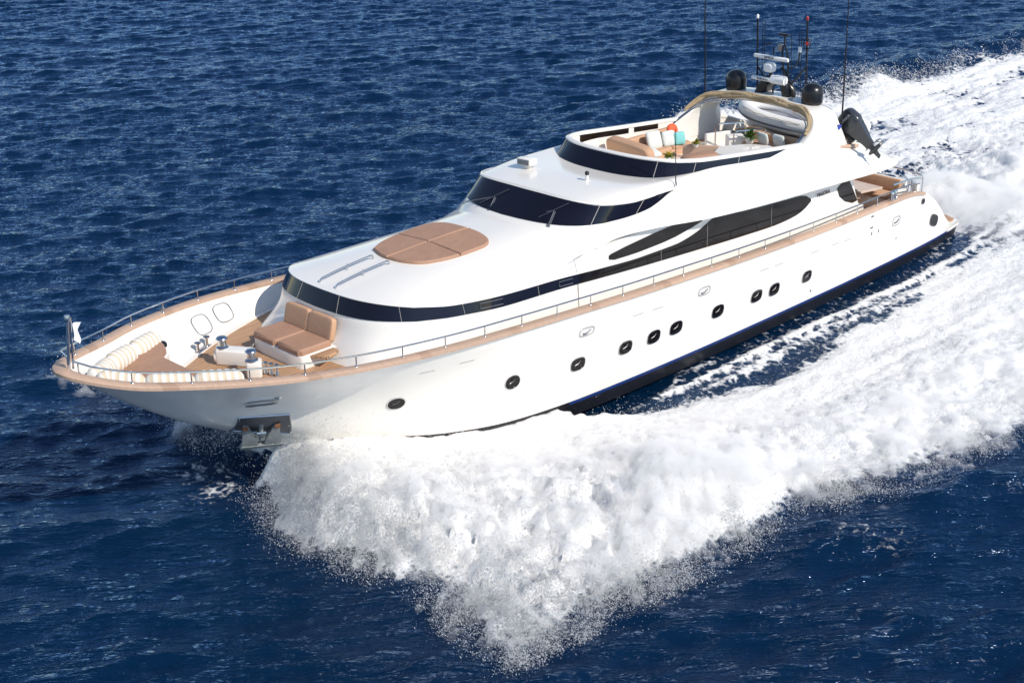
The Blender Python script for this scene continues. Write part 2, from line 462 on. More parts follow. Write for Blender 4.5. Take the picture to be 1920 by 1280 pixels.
# white waterway at the deck edge
gridmesh([lift(low, 0.02), lift(plan_offset(low, -0.12), 0.02), lift(plan_offset(low, -0.12), 0.0)], "waterway", GELIN, Y)

# handrail with stanchions
rail = cr(tcur[3:i_end-4:6].tolist(), 200)
tg = np.gradient(rail, axis=0); nn_r = np.stack([tg[:, 1], -tg[:, 0], 0*tg[:, 0]], 1); nn_r /= np.linalg.norm(nn_r, axis=1)[:, None]
rh = rail+nn_r*.12; rh[:, 2] += .26
rh = rh[(rh[:, 0] > .44) & (rh[:, 1] > .10)]
rh = np.vstack([[(.40, .06, rh[0, 2])], rh])
segA = rh; segB = mir(rh)
hand = MB().tube(segA, 0.020, 8).tube(segB, 0.020, 8).out("handrail", STEEL, Y)
for seg in (segA, segB):
    P = seg if seg[0][0] < seg[-1][0] else seg[::-1]
    L = np.concatenate([[0], np.cumsum(np.linalg.norm(np.diff(P, axis=0), axis=1))])
    for u in np.arange(0.15, L[-1], 1.18):
        p = np.array([np.interp(u, L, P[:, k]) for k in range(3)])
        MB().tube([p+[0, 0, -.245], p], 0.014, 6).lathe(p+np.array([0, 0, -.245]), [(0.045, 0), (0.04, .015), (0.02, .03)], 8).out("stanchion", STEEL, hand)

# ---------------------------------------------------------------- hull fittings
def hull_pt(x, z, side=-1):
    best = None
    for r in range(len(HR)-1):
        A, B = HR[r], HR[r+1]
        for i in range(0, NH-1):
            if A[i][0]-1.2 < x < A[i+1][0]+1.2:
                d = (A[i][0]-x)**2+(A[i][2]-z)**2
                if best is None or d < best[0]: best = (d, r, i)
    _, r, i = best
    r = min(r, len(HR)-2); i = min(max(i, 1), NH-2)
    p = HR[r][i]; tu = HR[r][i+1]-HR[r][i-1]; tv_ = HR[min(r+1, 14)][i]-HR[max(r-1, 0)][i]
    n = np.cross(tu, tv_); n /= np.linalg.norm(n)
    if n[1] < 0: n = -n
    # plane through p with normal n -> y at (x,z)
    yv = p[1]-(n[0]*(x-p[0])+n[2]*(z-p[2]))/n[1]
    P = np.array([x, yv, z]); tu /= np.linalg.norm(tu)
    if side < 0: P[1] *= -1; n = n*[1, -1, 1]; tu = tu*[1, -1, 1]
    v = np.cross(tu, n); 
    if v[2] < 0: v = -v
    return P, n, tu, v
def rr_outline(w, h, e, n=28):
    sp = lambda a, p: math.copysign(abs(a)**p, a)
    return [(w/2*sp(math.cos(2*math.pi*k/n), e), h/2*sp(math.sin(2*math.pi*k/n), e)) for k in range(n)]
def plate(P, n, tu, v, w, h, e, o0, o1, rim=None, inner=1.0):
    """ring or disc of outline (w,h) lying on the surface, from offset o0 to o1 outwards"""
    ol = rr_outline(w, h, e); k = len(ol); V = []; F = []
    at = lambda a, b, o: P+tu*a+v*b+n*o
    if rim:
        for (s_, o) in ((1, o0), (1, o1), (1-rim*2/max(w, h), o1), (1-rim*2/max(w, h), o0)):
            sw = 1 if s_ == 1 else 0
            for a, b in ol:
                ss = 1.0 if sw else None
                if sw: V.append(at(a, b, o))
                else: V.append(at(a*(w-2*rim)/w, b*(h-2*rim)/h, o))
        F = [(i*k+j, i*k+(j+1) % k, (i+1)*k+(j+1) % k, (i+1)*k+j) for i in range(3) for j in range(k)]
    else:
        for o in (o0, o1):
            for a, b in ol: V.append(at(a, b, o))
        F = [(j, (j+1) % k, k+(j+1) % k, k+j) for j in range(k)]+[tuple(k+j for j in range(k))]
    return V, F
def porthole(x, z, w, h, e, name="porthole", glass=GLASSB, rim=0.022, side=-1, handle=True, push=0.0):
    P, n, tu, v = hull_pt(x, z, side); P = P+n*push
    mb = MB(); mb.add(*plate(P, n, tu, v, w, h, e, -0.02, 0.02, rim))
    fr_ = mb.out(name, STEEL, Y)
    MB().add(*plate(P, n, tu, v, w-2*rim+.004, h-2*rim+.004, e, -0.03, 0.006)).out("pane", glass, fr_)
    if handle:
        b = MB(); b.tube([P+tu*(-w*.18)+v*(-h*.06)+n*.012, P+tu*(w*.06)+v*(h*.04)+n*.014, P+tu*(w*.16)+v*(h*.22)+n*.012], 0.007, 5)
        b.out("latch", DULL, fr_)
    return fr_
PORT = [(6.98, 2.01, .46, .38, .95), (10.02, 1.75, .46, .40, .95), (12.08, 1.62, .52, .38, .72), (13.78, 1.56, .52, .38, .72), (14.87, 1.52, .52, .38, .72), (15.76, 1.51, .52, .38, .72),
        (17.51, 1.47, .52, .38, .72), (19.24, 1.42, .52, .38, .72), (20.07, 1.38, .50, .38, .72), (21.66, 1.33, .48, .37, .72)]
for a in PORT:
    porthole(*a)
    porthole(*a, side=1, handle=False)
for a in ((12.27, 2.46, .52, .25, .6), (16.79, 2.27, .50, .25, .6), (26.48, 1.80, .48, .30, .6)):
    f_ = porthole(*a, name="mooring_fairlead", glass=NONSLIP, rim=.03, handle=False)
    P, n, tu, v = hull_pt(a[0], a[1])
    MB().tube([P+tu*-.13+v*-.04+n*.02, P+tu*-.04+v*-.05+n*.025, P+tu*.04+v*-.03+n*.025, P+tu*.13+v*.03+n*.02], .018, 6).out("cleat", DULL, f_)
porthole(29.0, 1.18, .62, .40, .7, name="stern_vent", glass=BLACK, rim=.02, handle=False)
porthole(28.12, 2.02, .26, .20, .8, name="stern_fairlead", glass=BLACK, rim=.02, handle=False)
porthole(3.90, 2.82, .72, .17, .8, name="bow_fairlead", glass=BLACK, rim=.035, handle=False, push=.05)
slots = [(7.43, 2.81), (8.5, 2.77), (14.14, 2.36), (14.91, 2.31), (19.47, 2.14), (20.15, 2.11), (21.92, 2.01), (22.97, 1.97), (23.64, 1.92)]
for x, z in slots:
    P, n, tu, v = hull_pt(x, z)
    MB().add(*plate(P, n, tu, v, .42, .022, .3, -.01, .006)).out("drain_slot", SEAM, Y)
for x, z, ww, hh in ((24.96, 2.32, .16, .05), (24.98, 1.96, .16, .05), (25.03, 1.76, .05, .10), (25.43, 1.74, .05, .1), (22.0, .78, .06, .06), (26.6, 1.2, .05, .05)):
    P, n, tu, v = hull_pt(x, z)
    MB().add(*plate(P, n, tu, v, ww, hh, .4, -.01, .01)).out("skin_fitting", DULL, Y)

# anchor pocket (polished plate) and anchor on the port bow
def on_hull(x, z, o=0.0):
    P, n, tu, v = hull_pt(x, z); return P+n*o
pk3 = [(3.70, -.66, 2.31), (3.81, -.78, 2.37), (4.64, -1.17, 2.24), (4.74, -1.16, 2.13), (4.93, -.96, 1.63), (4.86, -.72, 1.44), (4.45, -.38, 1.42), (4.05, -.22, 1.66), (3.74, -.34, 1.99)]
V = [np.array(q) for q in pk3]
nrm_ = np.cross(V[2]-V[0], V[4]-V[0]); nrm_ /= np.linalg.norm(nrm_)
if nrm_[1] > 0: nrm_ = -nrm_
pc = [(3.68, 2.34), (4.70, 2.22), (4.96, 1.52), (3.86, 1.74)]
NG = 14; V = []
for i in range(NG+1):
    for j in range(NG+1):
        u_, v_ = i/NG, j/NG
        q = (np.array(pc[0])*(1-u_)+np.array(pc[1])*u_)*(1-v_)+(np.array(pc[3])*(1-u_)+np.array(pc[2])*u_)*v_
        V.append((q[0], -(hull_y(q[0], q[1])+.035), q[1]))
F = [(i*(NG+1)+j, i*(NG+1)+j+1, (i+1)*(NG+1)+j+1, (i+1)*(NG+1)+j) for i in range(NG) for j in range(NG)]
pocket = add_mesh("anchor_pocket", V, F, DULL, Y)
edge_ = [V[i*(NG+1)] for i in range(NG+1)]+[V[NG*(NG+1)+j] for j in range(1, NG+1)]+[V[i*(NG+1)+NG] for i in range(NG-1, -1, -1)]+[V[j] for j in range(NG-1, -1, -1)]
MB().tube(edge_, .022, 6).out("pocket_rim", STEEL, pocket)
n = nrm_
#
ac = np.array((4.36, -.68, 1.80))+n*.14
dn = np.array([0.0, 0.05, -1.0]); dn -= n*(dn@n); dn /= np.linalg.norm(dn); sdv = np.cross(n, dn)
if sdv[0] < 0: sdv = -sdv
def A3(a, b, c): return ac+(sdv*a+dn*b+n*c)*1.0
anc = MB().tube([A3(0, -.32, -.02), A3(0, .22, .02)], .055, 10).out("anchor", GALV, Y)
for s_ in (-1, 1):
    V = [A3(s_*.07, .30, .10), A3(s_*.44, .36, .10), A3(s_*.42, .10, .08), A3(s_*.40, -.30, .02), A3(s_*.30, -.28, .04), A3(s_*.10, .12, .10)]
    V2 = [q-n*.07 for q in V]
    MB().add(V+V2, [(0, 1, 2, 3, 4, 5), (11, 10, 9, 8, 7, 6)]+[(j, (j+1) % 6, 6+(j+1) % 6, 6+j) for j in range(6)]).out("fluke", GALV, anc, smooth=False)
    V = [A3(s_*.415, -.32, .03), A3(s_*.29, -.29, .05), A3(s_*.31, -.20, .06), A3(s_*.415, -.22, .05)]
    MB().add(V+[q+n*.02 for q in V], [(0, 1, 2, 3), (7, 6, 5, 4)]+[(j, (j+1) % 4, 4+(j+1) % 4, 4+j) for j in range(4)]).out("rusty_tip", RUST, anc, smooth=False)
V = [A3(-.45, .34, .12), A3(.45, .34, .12), A3(.47, .50, .06), A3(0.12, .44, .10), A3(-.12, .44, .10), A3(-.47, .52, .06)]
V2 = [q-n*.14 for q in V]
MB().add(V+V2, [(0, 1, 2, 3, 4, 5), (11, 10, 9, 8, 7, 6)]+[(j, (j+1) % 6, 6+(j+1) % 6, 6+j) for j in range(6)]).out("crown_plate", GALV, anc, smooth=False)
MB().tube([A3(-.1, -.05, .05), A3(.1, -.05, .05)], .06, 10).out("shackle", STEEL, anc)

# ---------------------------------------------------------------- lower superstructure
R1 = ring([(6.62, 0, 3.86), (6.65, .6, 3.86), (6.73, 1.13, 3.86), (6.92, 1.60, 3.85), (7.24, 1.99, 3.835), (7.7, 2.29, 3.79), (8.6, 2.55, 3.71), (10.2, 2.62, 3.55), (12.03, 2.62, 3.46), (13.4, 2.62, 3.36), (15, 2.62, 3.25), (17.2, 2.62, 3.12), (19.5, 2.62, 3.0), (20.8, 2.62, 2.955), (21.5, 2.62, 2.98), (22.1, 2.62, 3.08), (22.5, 2.62, 3.27), (23.3, 2.62, 3.22), (24.6, 2.62, 3.1)], 6, 24.6)
R2 = ring([(6.80, 0, 4.23), (6.82, .6, 4.23), (6.90, 1.10, 4.22), (7.08, 1.54, 4.195), (7.36, 1.91, 4.15), (7.7, 2.18, 4.09), (8.62, 2.46, 3.95), (10.3, 2.57, 3.80), (12.1, 2.58, 3.70), (13.5, 2.60, 3.59), (15.07, 2.61, 3.50), (16.39, 2.61, 3.49), (16.87, 2.61, 3.54), (17.5, 2.61, 3.68), (18.0, 2.61, 3.84), (19.43, 2.61, 3.70), (21.3, 2.61, 3.575), (22.0, 2.61, 3.53), (22.3, 2.61, 3.44), (22.5, 2.61, 3.32), (23.3, 2.61, 3.40), (24.6, 2.61, 3.2)], 6, 24.6)
R0 = ring([(6.45, 0, 2.86), (6.46, .6, 2.86), (6.50, 1.2, 2.86), (6.66, 1.80, 2.86), (7.08, 2.16, 2.86), (7.7, 2.48, 2.86), (8.5, 2.64, 2.86), (10.2, 2.66, 2.4), (12, 2.66, 2.1), (14, 2.66, 2.0), (20, 2.66, 1.75), (24.6, 2.66, 1.65)], 6, 24.6)
R3 = R2.copy()
xs_ = R3[:, 0]
zt = np.interp(xs_, [0, 11.5, 12.8, 14, 16, 18, 20, 22, 24.6], [0, 0, 3.86, 4.16, 4.17, 4.05, 3.95, 3.88, 3.78])
R3[:, 2] = np.maximum(R2[:, 2]+0.015, zt)
R3[:, 1] *= np.interp(xs_, [0, 11, 13, 30], [0.997, 0.997, 0.995, 0.995])
nf = np.interp(R0[:, 0], [6.4, 7.6, 9.5], [1, .6, 0])
R01 = R0*.45+R1*.55; R01[:, 0] -= .03*nf
R0[:, 0] -= .30*nf; R0[:, 1] -= .16*nf*np.clip(-R0[:, 1], 0, 1)

R0f, R1f, R2f, R3f = full(R0), full(R1), full(R2), full(R3)
gridmesh(smooth_rows([R0f, full(R01), R1f], 4)[:-1]+between(R1f, R2f, 4)+[R3f], "deckhouse", GEL, Y)
# crowned coach roof
zc = lambda x: float(np.interp(x, [6.8, 7.2, 8, 9, 10, 11.5, 12.6, 14, 16, 20, 25], [4.25, 4.285, 4.37, 4.44, 4.48, 4.51, 4.56, 4.58, 4.5, 4.3, 4.1]))
spine = np.stack([np.maximum(R3f[:, 0], 8.6), 0*R3f[:, 0], [zc(max(x, 8.6)) for x in R3f[:, 0]]], 1)
rows = []
for t in np.concatenate([[0, .02, .05, .09, .14], np.linspace(.2, 1, 13)]):
    P = R3f+(spine-R3f)*t
    zr_ = R3f[:, 2]; target = np.array([zc(max(x, 6.8)) for x in P[:, 0]])
    P[:, 2] = zr_+(target-zr_)*(1-(1-t)**2.9)
    rows.append(P)
gridmesh(rows, "coach_roof", GEL, Y)
def roof_z(x, y):
    """height of the coach roof at (x, y)"""
    yr = float(np.interp(x, R3[:, 0][NN-1:], -R3[:, 1][NN-1:])) if x > 7.5 else 2.3
    zr_ = float(np.interp(x, R3[:, 0][NN-1:], R3[:, 2][NN-1:])) if x > 7.5 else 4.15
    t = max(0, 1-abs(y)/yr)
    return zr_+(zc(x)-zr_)*(1-(1-t)**2.9)

def band(A, B, s0, s1, d, name, material, parent, lo=0.0, hi=1.0, mirror=False):
    """proud strip between two half rings from station s0..s1"""
    a, b = full(A), full(B); h = len(A)
    a2, b2 = surf_offset(a, b, d)
    if s0 is None: sl = slice(h-1-s1, h-1+s1+1)
    else: sl = slice(h-1+s0, h-1+s1+1) if not mirror else slice(h-1-s1, h-1-s0+1)
    a2, b2, a1, b1 = a2[sl], b2[sl], a[sl], b[sl]
    lo_ = a2+(b2-a2)*lo; hi_ = a2+(b2-a2)*hi
    lo1 = a1+(b1-a1)*lo; hi1 = a1+(b1-a1)*hi
    return gridmesh([lo1]+between(lo_, hi_, 5)+[hi1], name, material, parent)
ix = lambda H, x: int(np.argmin(np.abs(H[NN-1:, 0]-x)))+NN-1
i125 = ix(R1, 12.72); i_end_w = ix(R1, 22.5)
wb = band(R1, R2, None, i125, 0.016, "front_window_band", GLASS, Y)
band(R1, R2, i125, i_end_w, 0.016, "saloon_window", GLASSB, Y)
band(R1, R2, i125, i_end_w, 0.016, "saloon_window", GLASSB, Y, mirror=True)
# thin frame lines between panes
def mullion(A, B, s, r, name, parent, frac=0.0, d=0.022, material=SEAM, lo=0.0, hi=1.0):
    a, b = full(A), full(B); a2, b2 = surf_offset(a, b, d)
    i = len(A)-1+s
    p = a2[i]+(a2[i+1]-a2[i])*frac; q = b2[i]+(b2[i+1]-b2[i])*frac
    MB().tube([p+(q-p)*(lo+(hi-lo)*t) for t in np.linspace(0, 1, 5)], r, 5).out(name, material, parent)
for s in (-13, -4, 4, 13, ix(R1, 8.8), ix(R1, 11.2)):
    mullion(R1, R2, s, .006, "pane_joint", wb)
for x in (15.9, 17.75, 20.55): mullion(R1, R2, ix(R1, x), .006, "pane_joint", Y)
# opening ports in the band and curtains
for x, wd in ((9.35, .62), (11.9, .55)):
    i = ix(R1, x); a, b = surf_offset(full(R1), full(R2), .024); j = len(R1)-1+i
    i2 = len(R1)-1+ix(R1, x+wd)
    V = [a[j]+(b[j]-a[j])*.25, a[i2]+(b[i2]-a[i2])*.25, a[i2]+(b[i2]-a[i2])*.72, a[j]+(b[j]-a[j])*.72]
    MB().tube(V+[V[0]], .012, 5).out("opening_port", DULL, wb)
# almond window above the raked strut
def wall_patch(outl, name, material, side=-1, yw=2.605, d=.014, parent=Y):
    V = [(x, side*(yw+d), z) for x, z in outl]; V2 = [(x, side*(yw-.03), z) for x, z in outl]; k = len(V)
    return MB().add(V+V2, [tuple(range(k))]+[(j, (j+1) % k, k+(j+1) % k, k+j) for j in range(k)]).out(name, material, parent, smooth=False)
alm = [(13.80, 3.75), (13.80, 3.84), (13.88, 3.87), (14.43, 3.93), (15.38, 4.0), (16.32, 4.04), (17.0, 3.98), (17.45, 3.92), (17.50, 3.87), (17.08, 3.79), (16.39, 3.70), (15.9, 3.67), (15.39, 3.66), (14.9, 3.655), (14.43, 3.67), (14.0, 3.69)]
for s_ in (-1, 1): 
    aw = wall_patch(alm, "almond_window", GLASSB, s_)
aft = [(23.78, 3.33), (24.0, 3.45), (24.32, 3.50), (24.55, 3.2), (24.86, 2.74), (24.6, 2.72), (24.2, 2.86), (23.9, 3.08)]
for s_ in (-1, 1):
    wall_patch([(24.45, 3.7), (24.75, 3.0), (24.95, 2.62), (25.25, 2.5), (25.3, 1.7), (24.4, 1.7)], "bulkhead_wing", GEL, s_, yw=2.60, d=.02)
    wall_patch(aft, "aft_quarter_window", GLASSB, s_, yw=2.63)
# saloon bulkhead with dark glass doors
MB().box((24.5, 0, 2.7), (.06, 5.0, 2.2)).out("saloon_bulkhead", GELIN, Y)
MB().box((24.545, 0, 2.65), (.03, 3.6, 1.9)).out("saloon_door", GLASSB, Y)
# side door seam
for pts in ([(12.66, -2.64, 2.3), (12.66, -2.645, 2.9), (12.64, -2.638, 3.42)], [(12.62, -2.61, 3.72), (12.60, -2.585, 3.92), (12.62, -2.50, 4.03), (13.0, -2.48, 4.06)]):
    MB().tube(pts, .009, 5).out("door_seam", SEAM, Y)

# ---------------------------------------------------------------- upper moulding with wheelhouse
XE = 26.6
B0 = ring([(12.35, 0, 4.50), (12.42, .65, 4.50), (12.55, 1.30, 4.485), (12.76, 1.82, 4.45), (13.05, 2.22, 4.41), (13.5, 2.55, 4.37), (14.27, 2.72, 4.30), (15.41, 2.85, 4.24), (16.71, 3.0, 4.13), (17.4, 3.05, 4.07), (20.17, 3.12, 3.90), (21.03, 3.13, 3.86), (23.53, 3.12, 3.72), (25.1, 3.08, 3.62), (26.2, 2.98, 3.56), (26.75, 2.80, 3.56)], 6, 26.7)
W1 = ring([(12.70, 0, 4.62), (12.75, .65, 4.62), (12.88, 1.26, 4.615), (13.10, 1.72, 4.605), (13.47, 2.06, 4.59), (14.0, 2.24, 4.57), (14.7, 2.32, 4.56), (15.47, 2.37, 4.60), (16.1, 2.39, 4.76), (16.35, 2.39, 4.84), (18, 2.72, 4.52), (20, 2.90, 4.26), (22, 2.98, 4.08), (24, 2.98, 3.95), (25.5, 2.92, 3.86), (26.3, 2.78, 3.74), (26.7, 2.6, 3.66)], 6, 26.66)
W2 = ring([(13.56, 0, 5.13), (13.57, .6, 5.13), (13.60, 1.17, 5.12), (13.72, 1.72, 5.09), (13.98, 2.06, 5.04), (14.35, 2.23, 5.0), (14.9, 2.32, 4.95), (15.5, 2.37, 4.92), (16.1, 2.385, 4.90), (16.35, 2.375, 4.89), (18, 2.62, 4.68), (20, 2.76, 4.46), (22, 2.82, 4.30), (24, 2.78, 4.16), (25.5, 2.68, 4.05), (26.2, 2.5, 3.92), (26.6, 2.3, 3.8)], 6, 26.6)
U3 = ring([(16.10, 0, 5.07), (16.13, .6, 5.07), (16.25, 1.15, 5.07), (16.45, 1.60, 5.07), (16.80, 1.93, 5.08), (17.3, 2.14, 5.09), (17.9, 2.25, 5.09), (19.75, 2.31, 4.94), (21.5, 2.35, 4.78), (23, 2.38, 4.62), (24.5, 2.36, 4.38), (25.4, 2.3, 4.16), (26.0, 2.2, 4.02), (26.5, 2.0, 3.92)], 6, 26.4)
U4 = ring([(16.52, 0, 5.47), (16.54, .6, 5.47), (16.63, 1.12, 5.465), (16.80, 1.55, 5.455), (17.05, 1.86, 5.43), (17.5, 2.07, 5.38), (18.0, 2.18, 5.32), (19.88, 2.24, 5.12), (21.86, 2.28, 4.92), (23, 2.30, 4.80), (24.5, 2.28, 4.55), (25.4, 2.22, 4.25), (26.0, 2.1, 4.06), (26.5, 1.9, 3.94)], 6, 26.3)
for i in range(len(B0)):
    x, y, z = B0[i]; t = float(np.clip((x-12.9)/1.7, 0, 1)); t = t*t*(3-2*t)
    if i < NN-3: t = 0
    B0[i, 2] = (roof_z(x, y)-.05)*(1-t)+z*t
B0f, W1f, W2f, U3f, U4f = full(B0), full(W1), full(W2), full(U3), full(U4)
Bmid = B0f*.5+W1f*.5
Bmid[:, 1] += np.sign(Bmid[:, 1])*np.interp(Bmid[:, 0], [13, 17, 25, 27], [0, .06, .07, .03])
gridmesh(smooth_rows([B0f, Bmid, W1f], 4), "side_moulding", GEL, Y)
gridmesh(smooth_rows([W1f, W2f], 3), "wheelhouse_front", GEL, Y)
# brow roof rises in a soft crown to the flybridge screen
rows = []
for t in np.linspace(0, 1, 12):
    P = W2f+(U3f-W2f)*t
    P[:, 2] += np.interp(P[:, 0], [13, 15, 17, 20, 27], [.07, .09, .05, .03, .02])*math.sin(math.pi*t)
    rows.append(P)
lipr = [lift(plan_offset(W2f, .05), -.05), lift(plan_offset(W2f, .06), -.01)]
gridmesh(rows, "wheelhouse_roof", GEL, Y)
lw = ix(W2, 16.2)
tap = np.clip((16.2-W2f[:, 0])/1.2, 0, 1)[:, None]
lipo = lambda d, dz: W2f+(plan_offset(W2f, d, dz)-W2f)*tap
b_ = slice(len(W2)-1-lw, len(W2)+lw)
gridmesh([lipo(0, -.03)[b_], lipo(.05, -.045)[b_], lipo(.07, -.01)[b_], lipo(.04, .02)[b_], lipo(0, .012)[b_]], "brow_lip", GEL, Y)
i_ws = ix(W1, 16.3)
ws = band(W1, W2, None, i_ws, 0.02, "windscreen", GLASS, Y)
for s in (-13, 13): mullion(W1, W2, s, .012, "windscreen_mullion", ws, d=.03)
mullion(W1, W2, ix(W1, 15.15), .010, "windscreen_mullion", ws, d=.03)
mullion(W1, W2, -ix(W1, 15.15), .010, "windscreen_mullion", ws, d=.03)
# underside of the overhang
gridmesh([B0f, plan_offset(B0f, -.10, .03), np.stack([B0f[:, 0], np.sign(B0f[:, 1])*np.minimum(np.abs(B0f[:, 1]), 2.3), B0f[:, 2]+.04], 1), np.stack([B0f[:, 0], 0*B0f[:, 1], B0f[:, 2]+.04], 1)], "overhang_soffit", GELIN, Y)
# stern edge of the upper moulding
last = [B0f, Bmid, W1f, W2f, U3f]
for e_ in (0,):
    A = [r[0] for r in last]; Bq = [r[-1] for r in last]
    V = A+Bq; k = len(A)
    add_mesh("moulding_stern", V, [(j, j+1, k+j+1, k+j) for j in range(k-1)], GEL, Y)
# flybridge screen
i_fs = ix(U3, 21.55)
gridmesh(smooth_rows([U3f, U4f], 2), "flybridge_coaming", GELIN, Y)
# glass tapers to a point aft
def taper_band(A, B, s1, d, name, material, parent):
    a, b = full(A), full(B); h = len(A)
    a2, b2 = surf_offset(a, b, d); sl = slice(h-1-s1, h-1+s1+1)
    a2, b2 = a2[sl], b2[sl]; n = len(a2); m = n//2
    u = np.abs(np.arange(n)-m)/m
    lo = np.clip((u-.86)/.14, 0, 1)*.97
    hi = np.full(n, .96)
    lo_ = a2+(b2-a2)*lo[:, None]*.96; hi_ = a2+(b2-a2)*hi[:, None]
    return gridmesh(between(lo_, hi_, 4), name, material, parent)
fs = taper_band(U3, U4, i_fs+1, .016, "flybridge_screen", GLASS, Y)
for s in (-10, 10, NN+1, -NN-1, ix(U3, 19.3)):
    mullion(U3, U4, s, .010, "screen_joint", fs, d=.024)
# coaming cap
gridmesh([lift(plan_offset(U4f, .03), -.03), lift(plan_offset(U4f, .035), .02), lift(plan_offset(U4f, .0), .05), lift(plan_offset(U4f, -.09), .05), lift(plan_offset(U4f, -.12), .02), lift(plan_offset(U4f, -.12), -.04)], "coaming_cap", GEL, Y)
FZ = 4.02
U5 = plan_offset(U4f, -.10)
Umid = U5.copy(); Umid[:, 2] = U3f[:, 2]-.03
Ufl = plan_offset(U4f, -.14); Ufl[:, 2] = np.minimum(FZ, U4f[:, 2]-.02)
gridmesh([U5, Umid, Ufl], "flybridge_inner_wall", GELIN, Y)
for sgn, sl in ((1, slice(len(U4)-1-ix(U4, 21.3), len(U4)-1-ix(U4, 20.1))), (1, slice(len(U4)-1-ix(U4, 19.95), len(U4)-1-ix(U4, 17.6)))):
    a = plan_offset(U5+(Umid-U5)*.12, -.012)[sl]; b = plan_offset(U5+(Umid-U5)*.95, -.012)[sl]
    gridmesh([a, b], "inner_screen", GLASSB, Y)
hn = len(Ufl)//2
st = Ufl[:hn+1][::-1]; pt = Ufl[hn:]
gridmesh([st+(pt-st)*t for t in np.linspace(0, 1, 7)], "flybridge_floor", TEAK, Y)

# ---------------------------------------------------------------- radar arch
ARC = [(2.30, 4.20, 21.35, 24.55, .24), (2.28, 4.62, 21.75, 24.45, .24), (2.24, 4.90, 22.35, 24.30, .25), (2.15, 5.15, 22.85, 24.20, .25), (1.98, 5.34, 23.15, 24.25, .24), (1.70, 5.46, 23.35, 24.35, .22), (1.25, 5.52, 23.5, 24.45, .20), (.6, 5.555, 23.55, 24.5, .19), (0, 5.565, 23.57, 24.5, .19)]
nodes = [(-a[0],)+a[1:] for a in ARC]+[a for a in ARC[-2::-1]]
N5 = np.array(nodes); t_ = np.linspace(0, 1, len(N5)); tt = np.linspace(0, 1, 64)
from_c = cr(N5[:, :3], 64)
L_ = np.concatenate([[0], np.cumsum(np.linalg.norm(np.diff(N5[:, :3], axis=0), axis=1))]); L_ /= L_[-1]
NA = np.stack([pchip(L_, N5[:, k], tt) for k in range(5)], 1)
dy = np.gradient(NA[:, 0]); dz = np.gradient(NA[:, 1]); ln = np.hypot(dy, dz)+1e-9
ny, nz = dz/ln, -dy/ln
secs = []
for (sx, sn) in [(0.0, -.35), (0.03, -.5), (.2, -.62), (.8, -.62), (.97, -.5), (1.0, -.3), (1.0, .3), (.97, .5), (.8, .55), (.2, .55), (.03, .5), (0, .35)]:
    x = NA[:, 2]+(NA[:, 3]-NA[:, 2])*sx
    secs.append(np.stack([x, NA[:, 0]-ny*NA[:, 4]*sn, NA[:, 1]-nz*NA[:, 4]*sn], 1))
gridmesh(secs, "radar_arch", GEL, Y, closed=True)
# steel tubes along the forward edge of the arch
tb = np.stack([NA[:, 2]-.07, NA[:, 0]+ny*.06, NA[:, 1]+nz*.06], 1)
tb2 = np.stack([NA[:, 2]-.12, NA[:, 0]+ny*.12, NA[:, 1]+nz*.12], 1)
for q_, r_a in ((tb[4:24], .022), (tb2[6:24], .018), (tb[-24:-4], .022), (tb2[-24:-6], .018)): MB().tube(q_, r_a, 6).out("arch_tube", STEEL, Y)
# satellite domes
for s_ in (-1, 1):
    cz = 5.62
    MB().lathe((24.05, 1.38*s_, cz), [(.14, -.16), (.13, -.04), (.27, -.03), (.305, .02), (.315, .08), (.315, .32), (.30, .40), (.26, .48), (.19, .54), (.10, .575), (.02, .585)], 28).out("satellite_dome", BLACK, Y)
# mast
mast = MB()
cx = 24.2
mast.box((cx, .42, 5.80), (.5, .26, .55), (R(28), 0, 0), .06)
mast.box((cx, -.42, 5.78), (.42, .24, .5), (R(-18), 0, 0), .06)
mast.tube([(cx, -.62, 5.56), (cx, -.58, 5.85), (cx, -.40, 6.06), (cx, 0, 6.12), (cx, .40, 6.06)], .09, 8)
mast.tube([(cx-.1, .16, 6.05), (cx-.12, .14, 6.40)], .05, 8)
mast.tube([(cx, -.12, 6.45), (cx, -.30, 6.38), (cx, -.38, 6.12)], .035, 7)
mast.tube([(cx, -.28, 6.05), (cx, -.16, 6.75), (cx, -.16, 7.12)], .030, 7)
mast.tube([(cx, -.42, 6.0), (cx, -.34, 6.9), (cx, -.22, 7.15), (cx, -.20, 7.42)], .028, 7)
mast.tube([(cx, -.40, 6.5), (cx, -.62, 6.55), (cx, -.74, 6.75), (cx, -.76, 7.0)], .022, 6)
mast.tube([(cx, .16, 6.8), (cx, .16, 7.05)], .022, 6).tube([(cx, .42, 7.08), (cx, .22, 7.14)], .028, 6)
mast.tube([(cx, .70, 6.36), (cx, .42, 6.05)], .024, 6)
mast.tube([(cx, -.98, 6.55), (cx, -.45, 5.95)], .028, 6)
mast.box((cx-.02, -.19, 7.44), (.10, .34, .07), (0, 0, 0), .02)
mast.tube([(cx+.0, .12, 5.55), (cx, .12, 5.85), (cx, -.05, 6.0)], .03, 6)
mst = mast.out("mast", BLACK, Y)
MB().box((cx, -.07, 7.05), (.14, .16, .22), (0, 0, .3), .03).out("horn_lamp", DULL, mst)
MB().lathe((cx, -.76, 7.0), [(.045, 0), (.05, .03), (.05, .12), (.03, .15)], 10).out("anchor_light", FLAGW, mst)
def scanner(z, y0, y1, x, hub, name="radar_scanner"):
    o = MB().tube([(x, y0, z), (x, y0-.03, z), (x, y1+.03, z), (x, y1, z)], [.05, .062, .062, .05], 14).out(name, RUBBER, Y)
    if hub: MB().sq((x+.02, (y0+y1)/2+.05, z-.30), (.32, .34, .28), .6).out("scanner_pedestal", RUBBER, o)
    return o
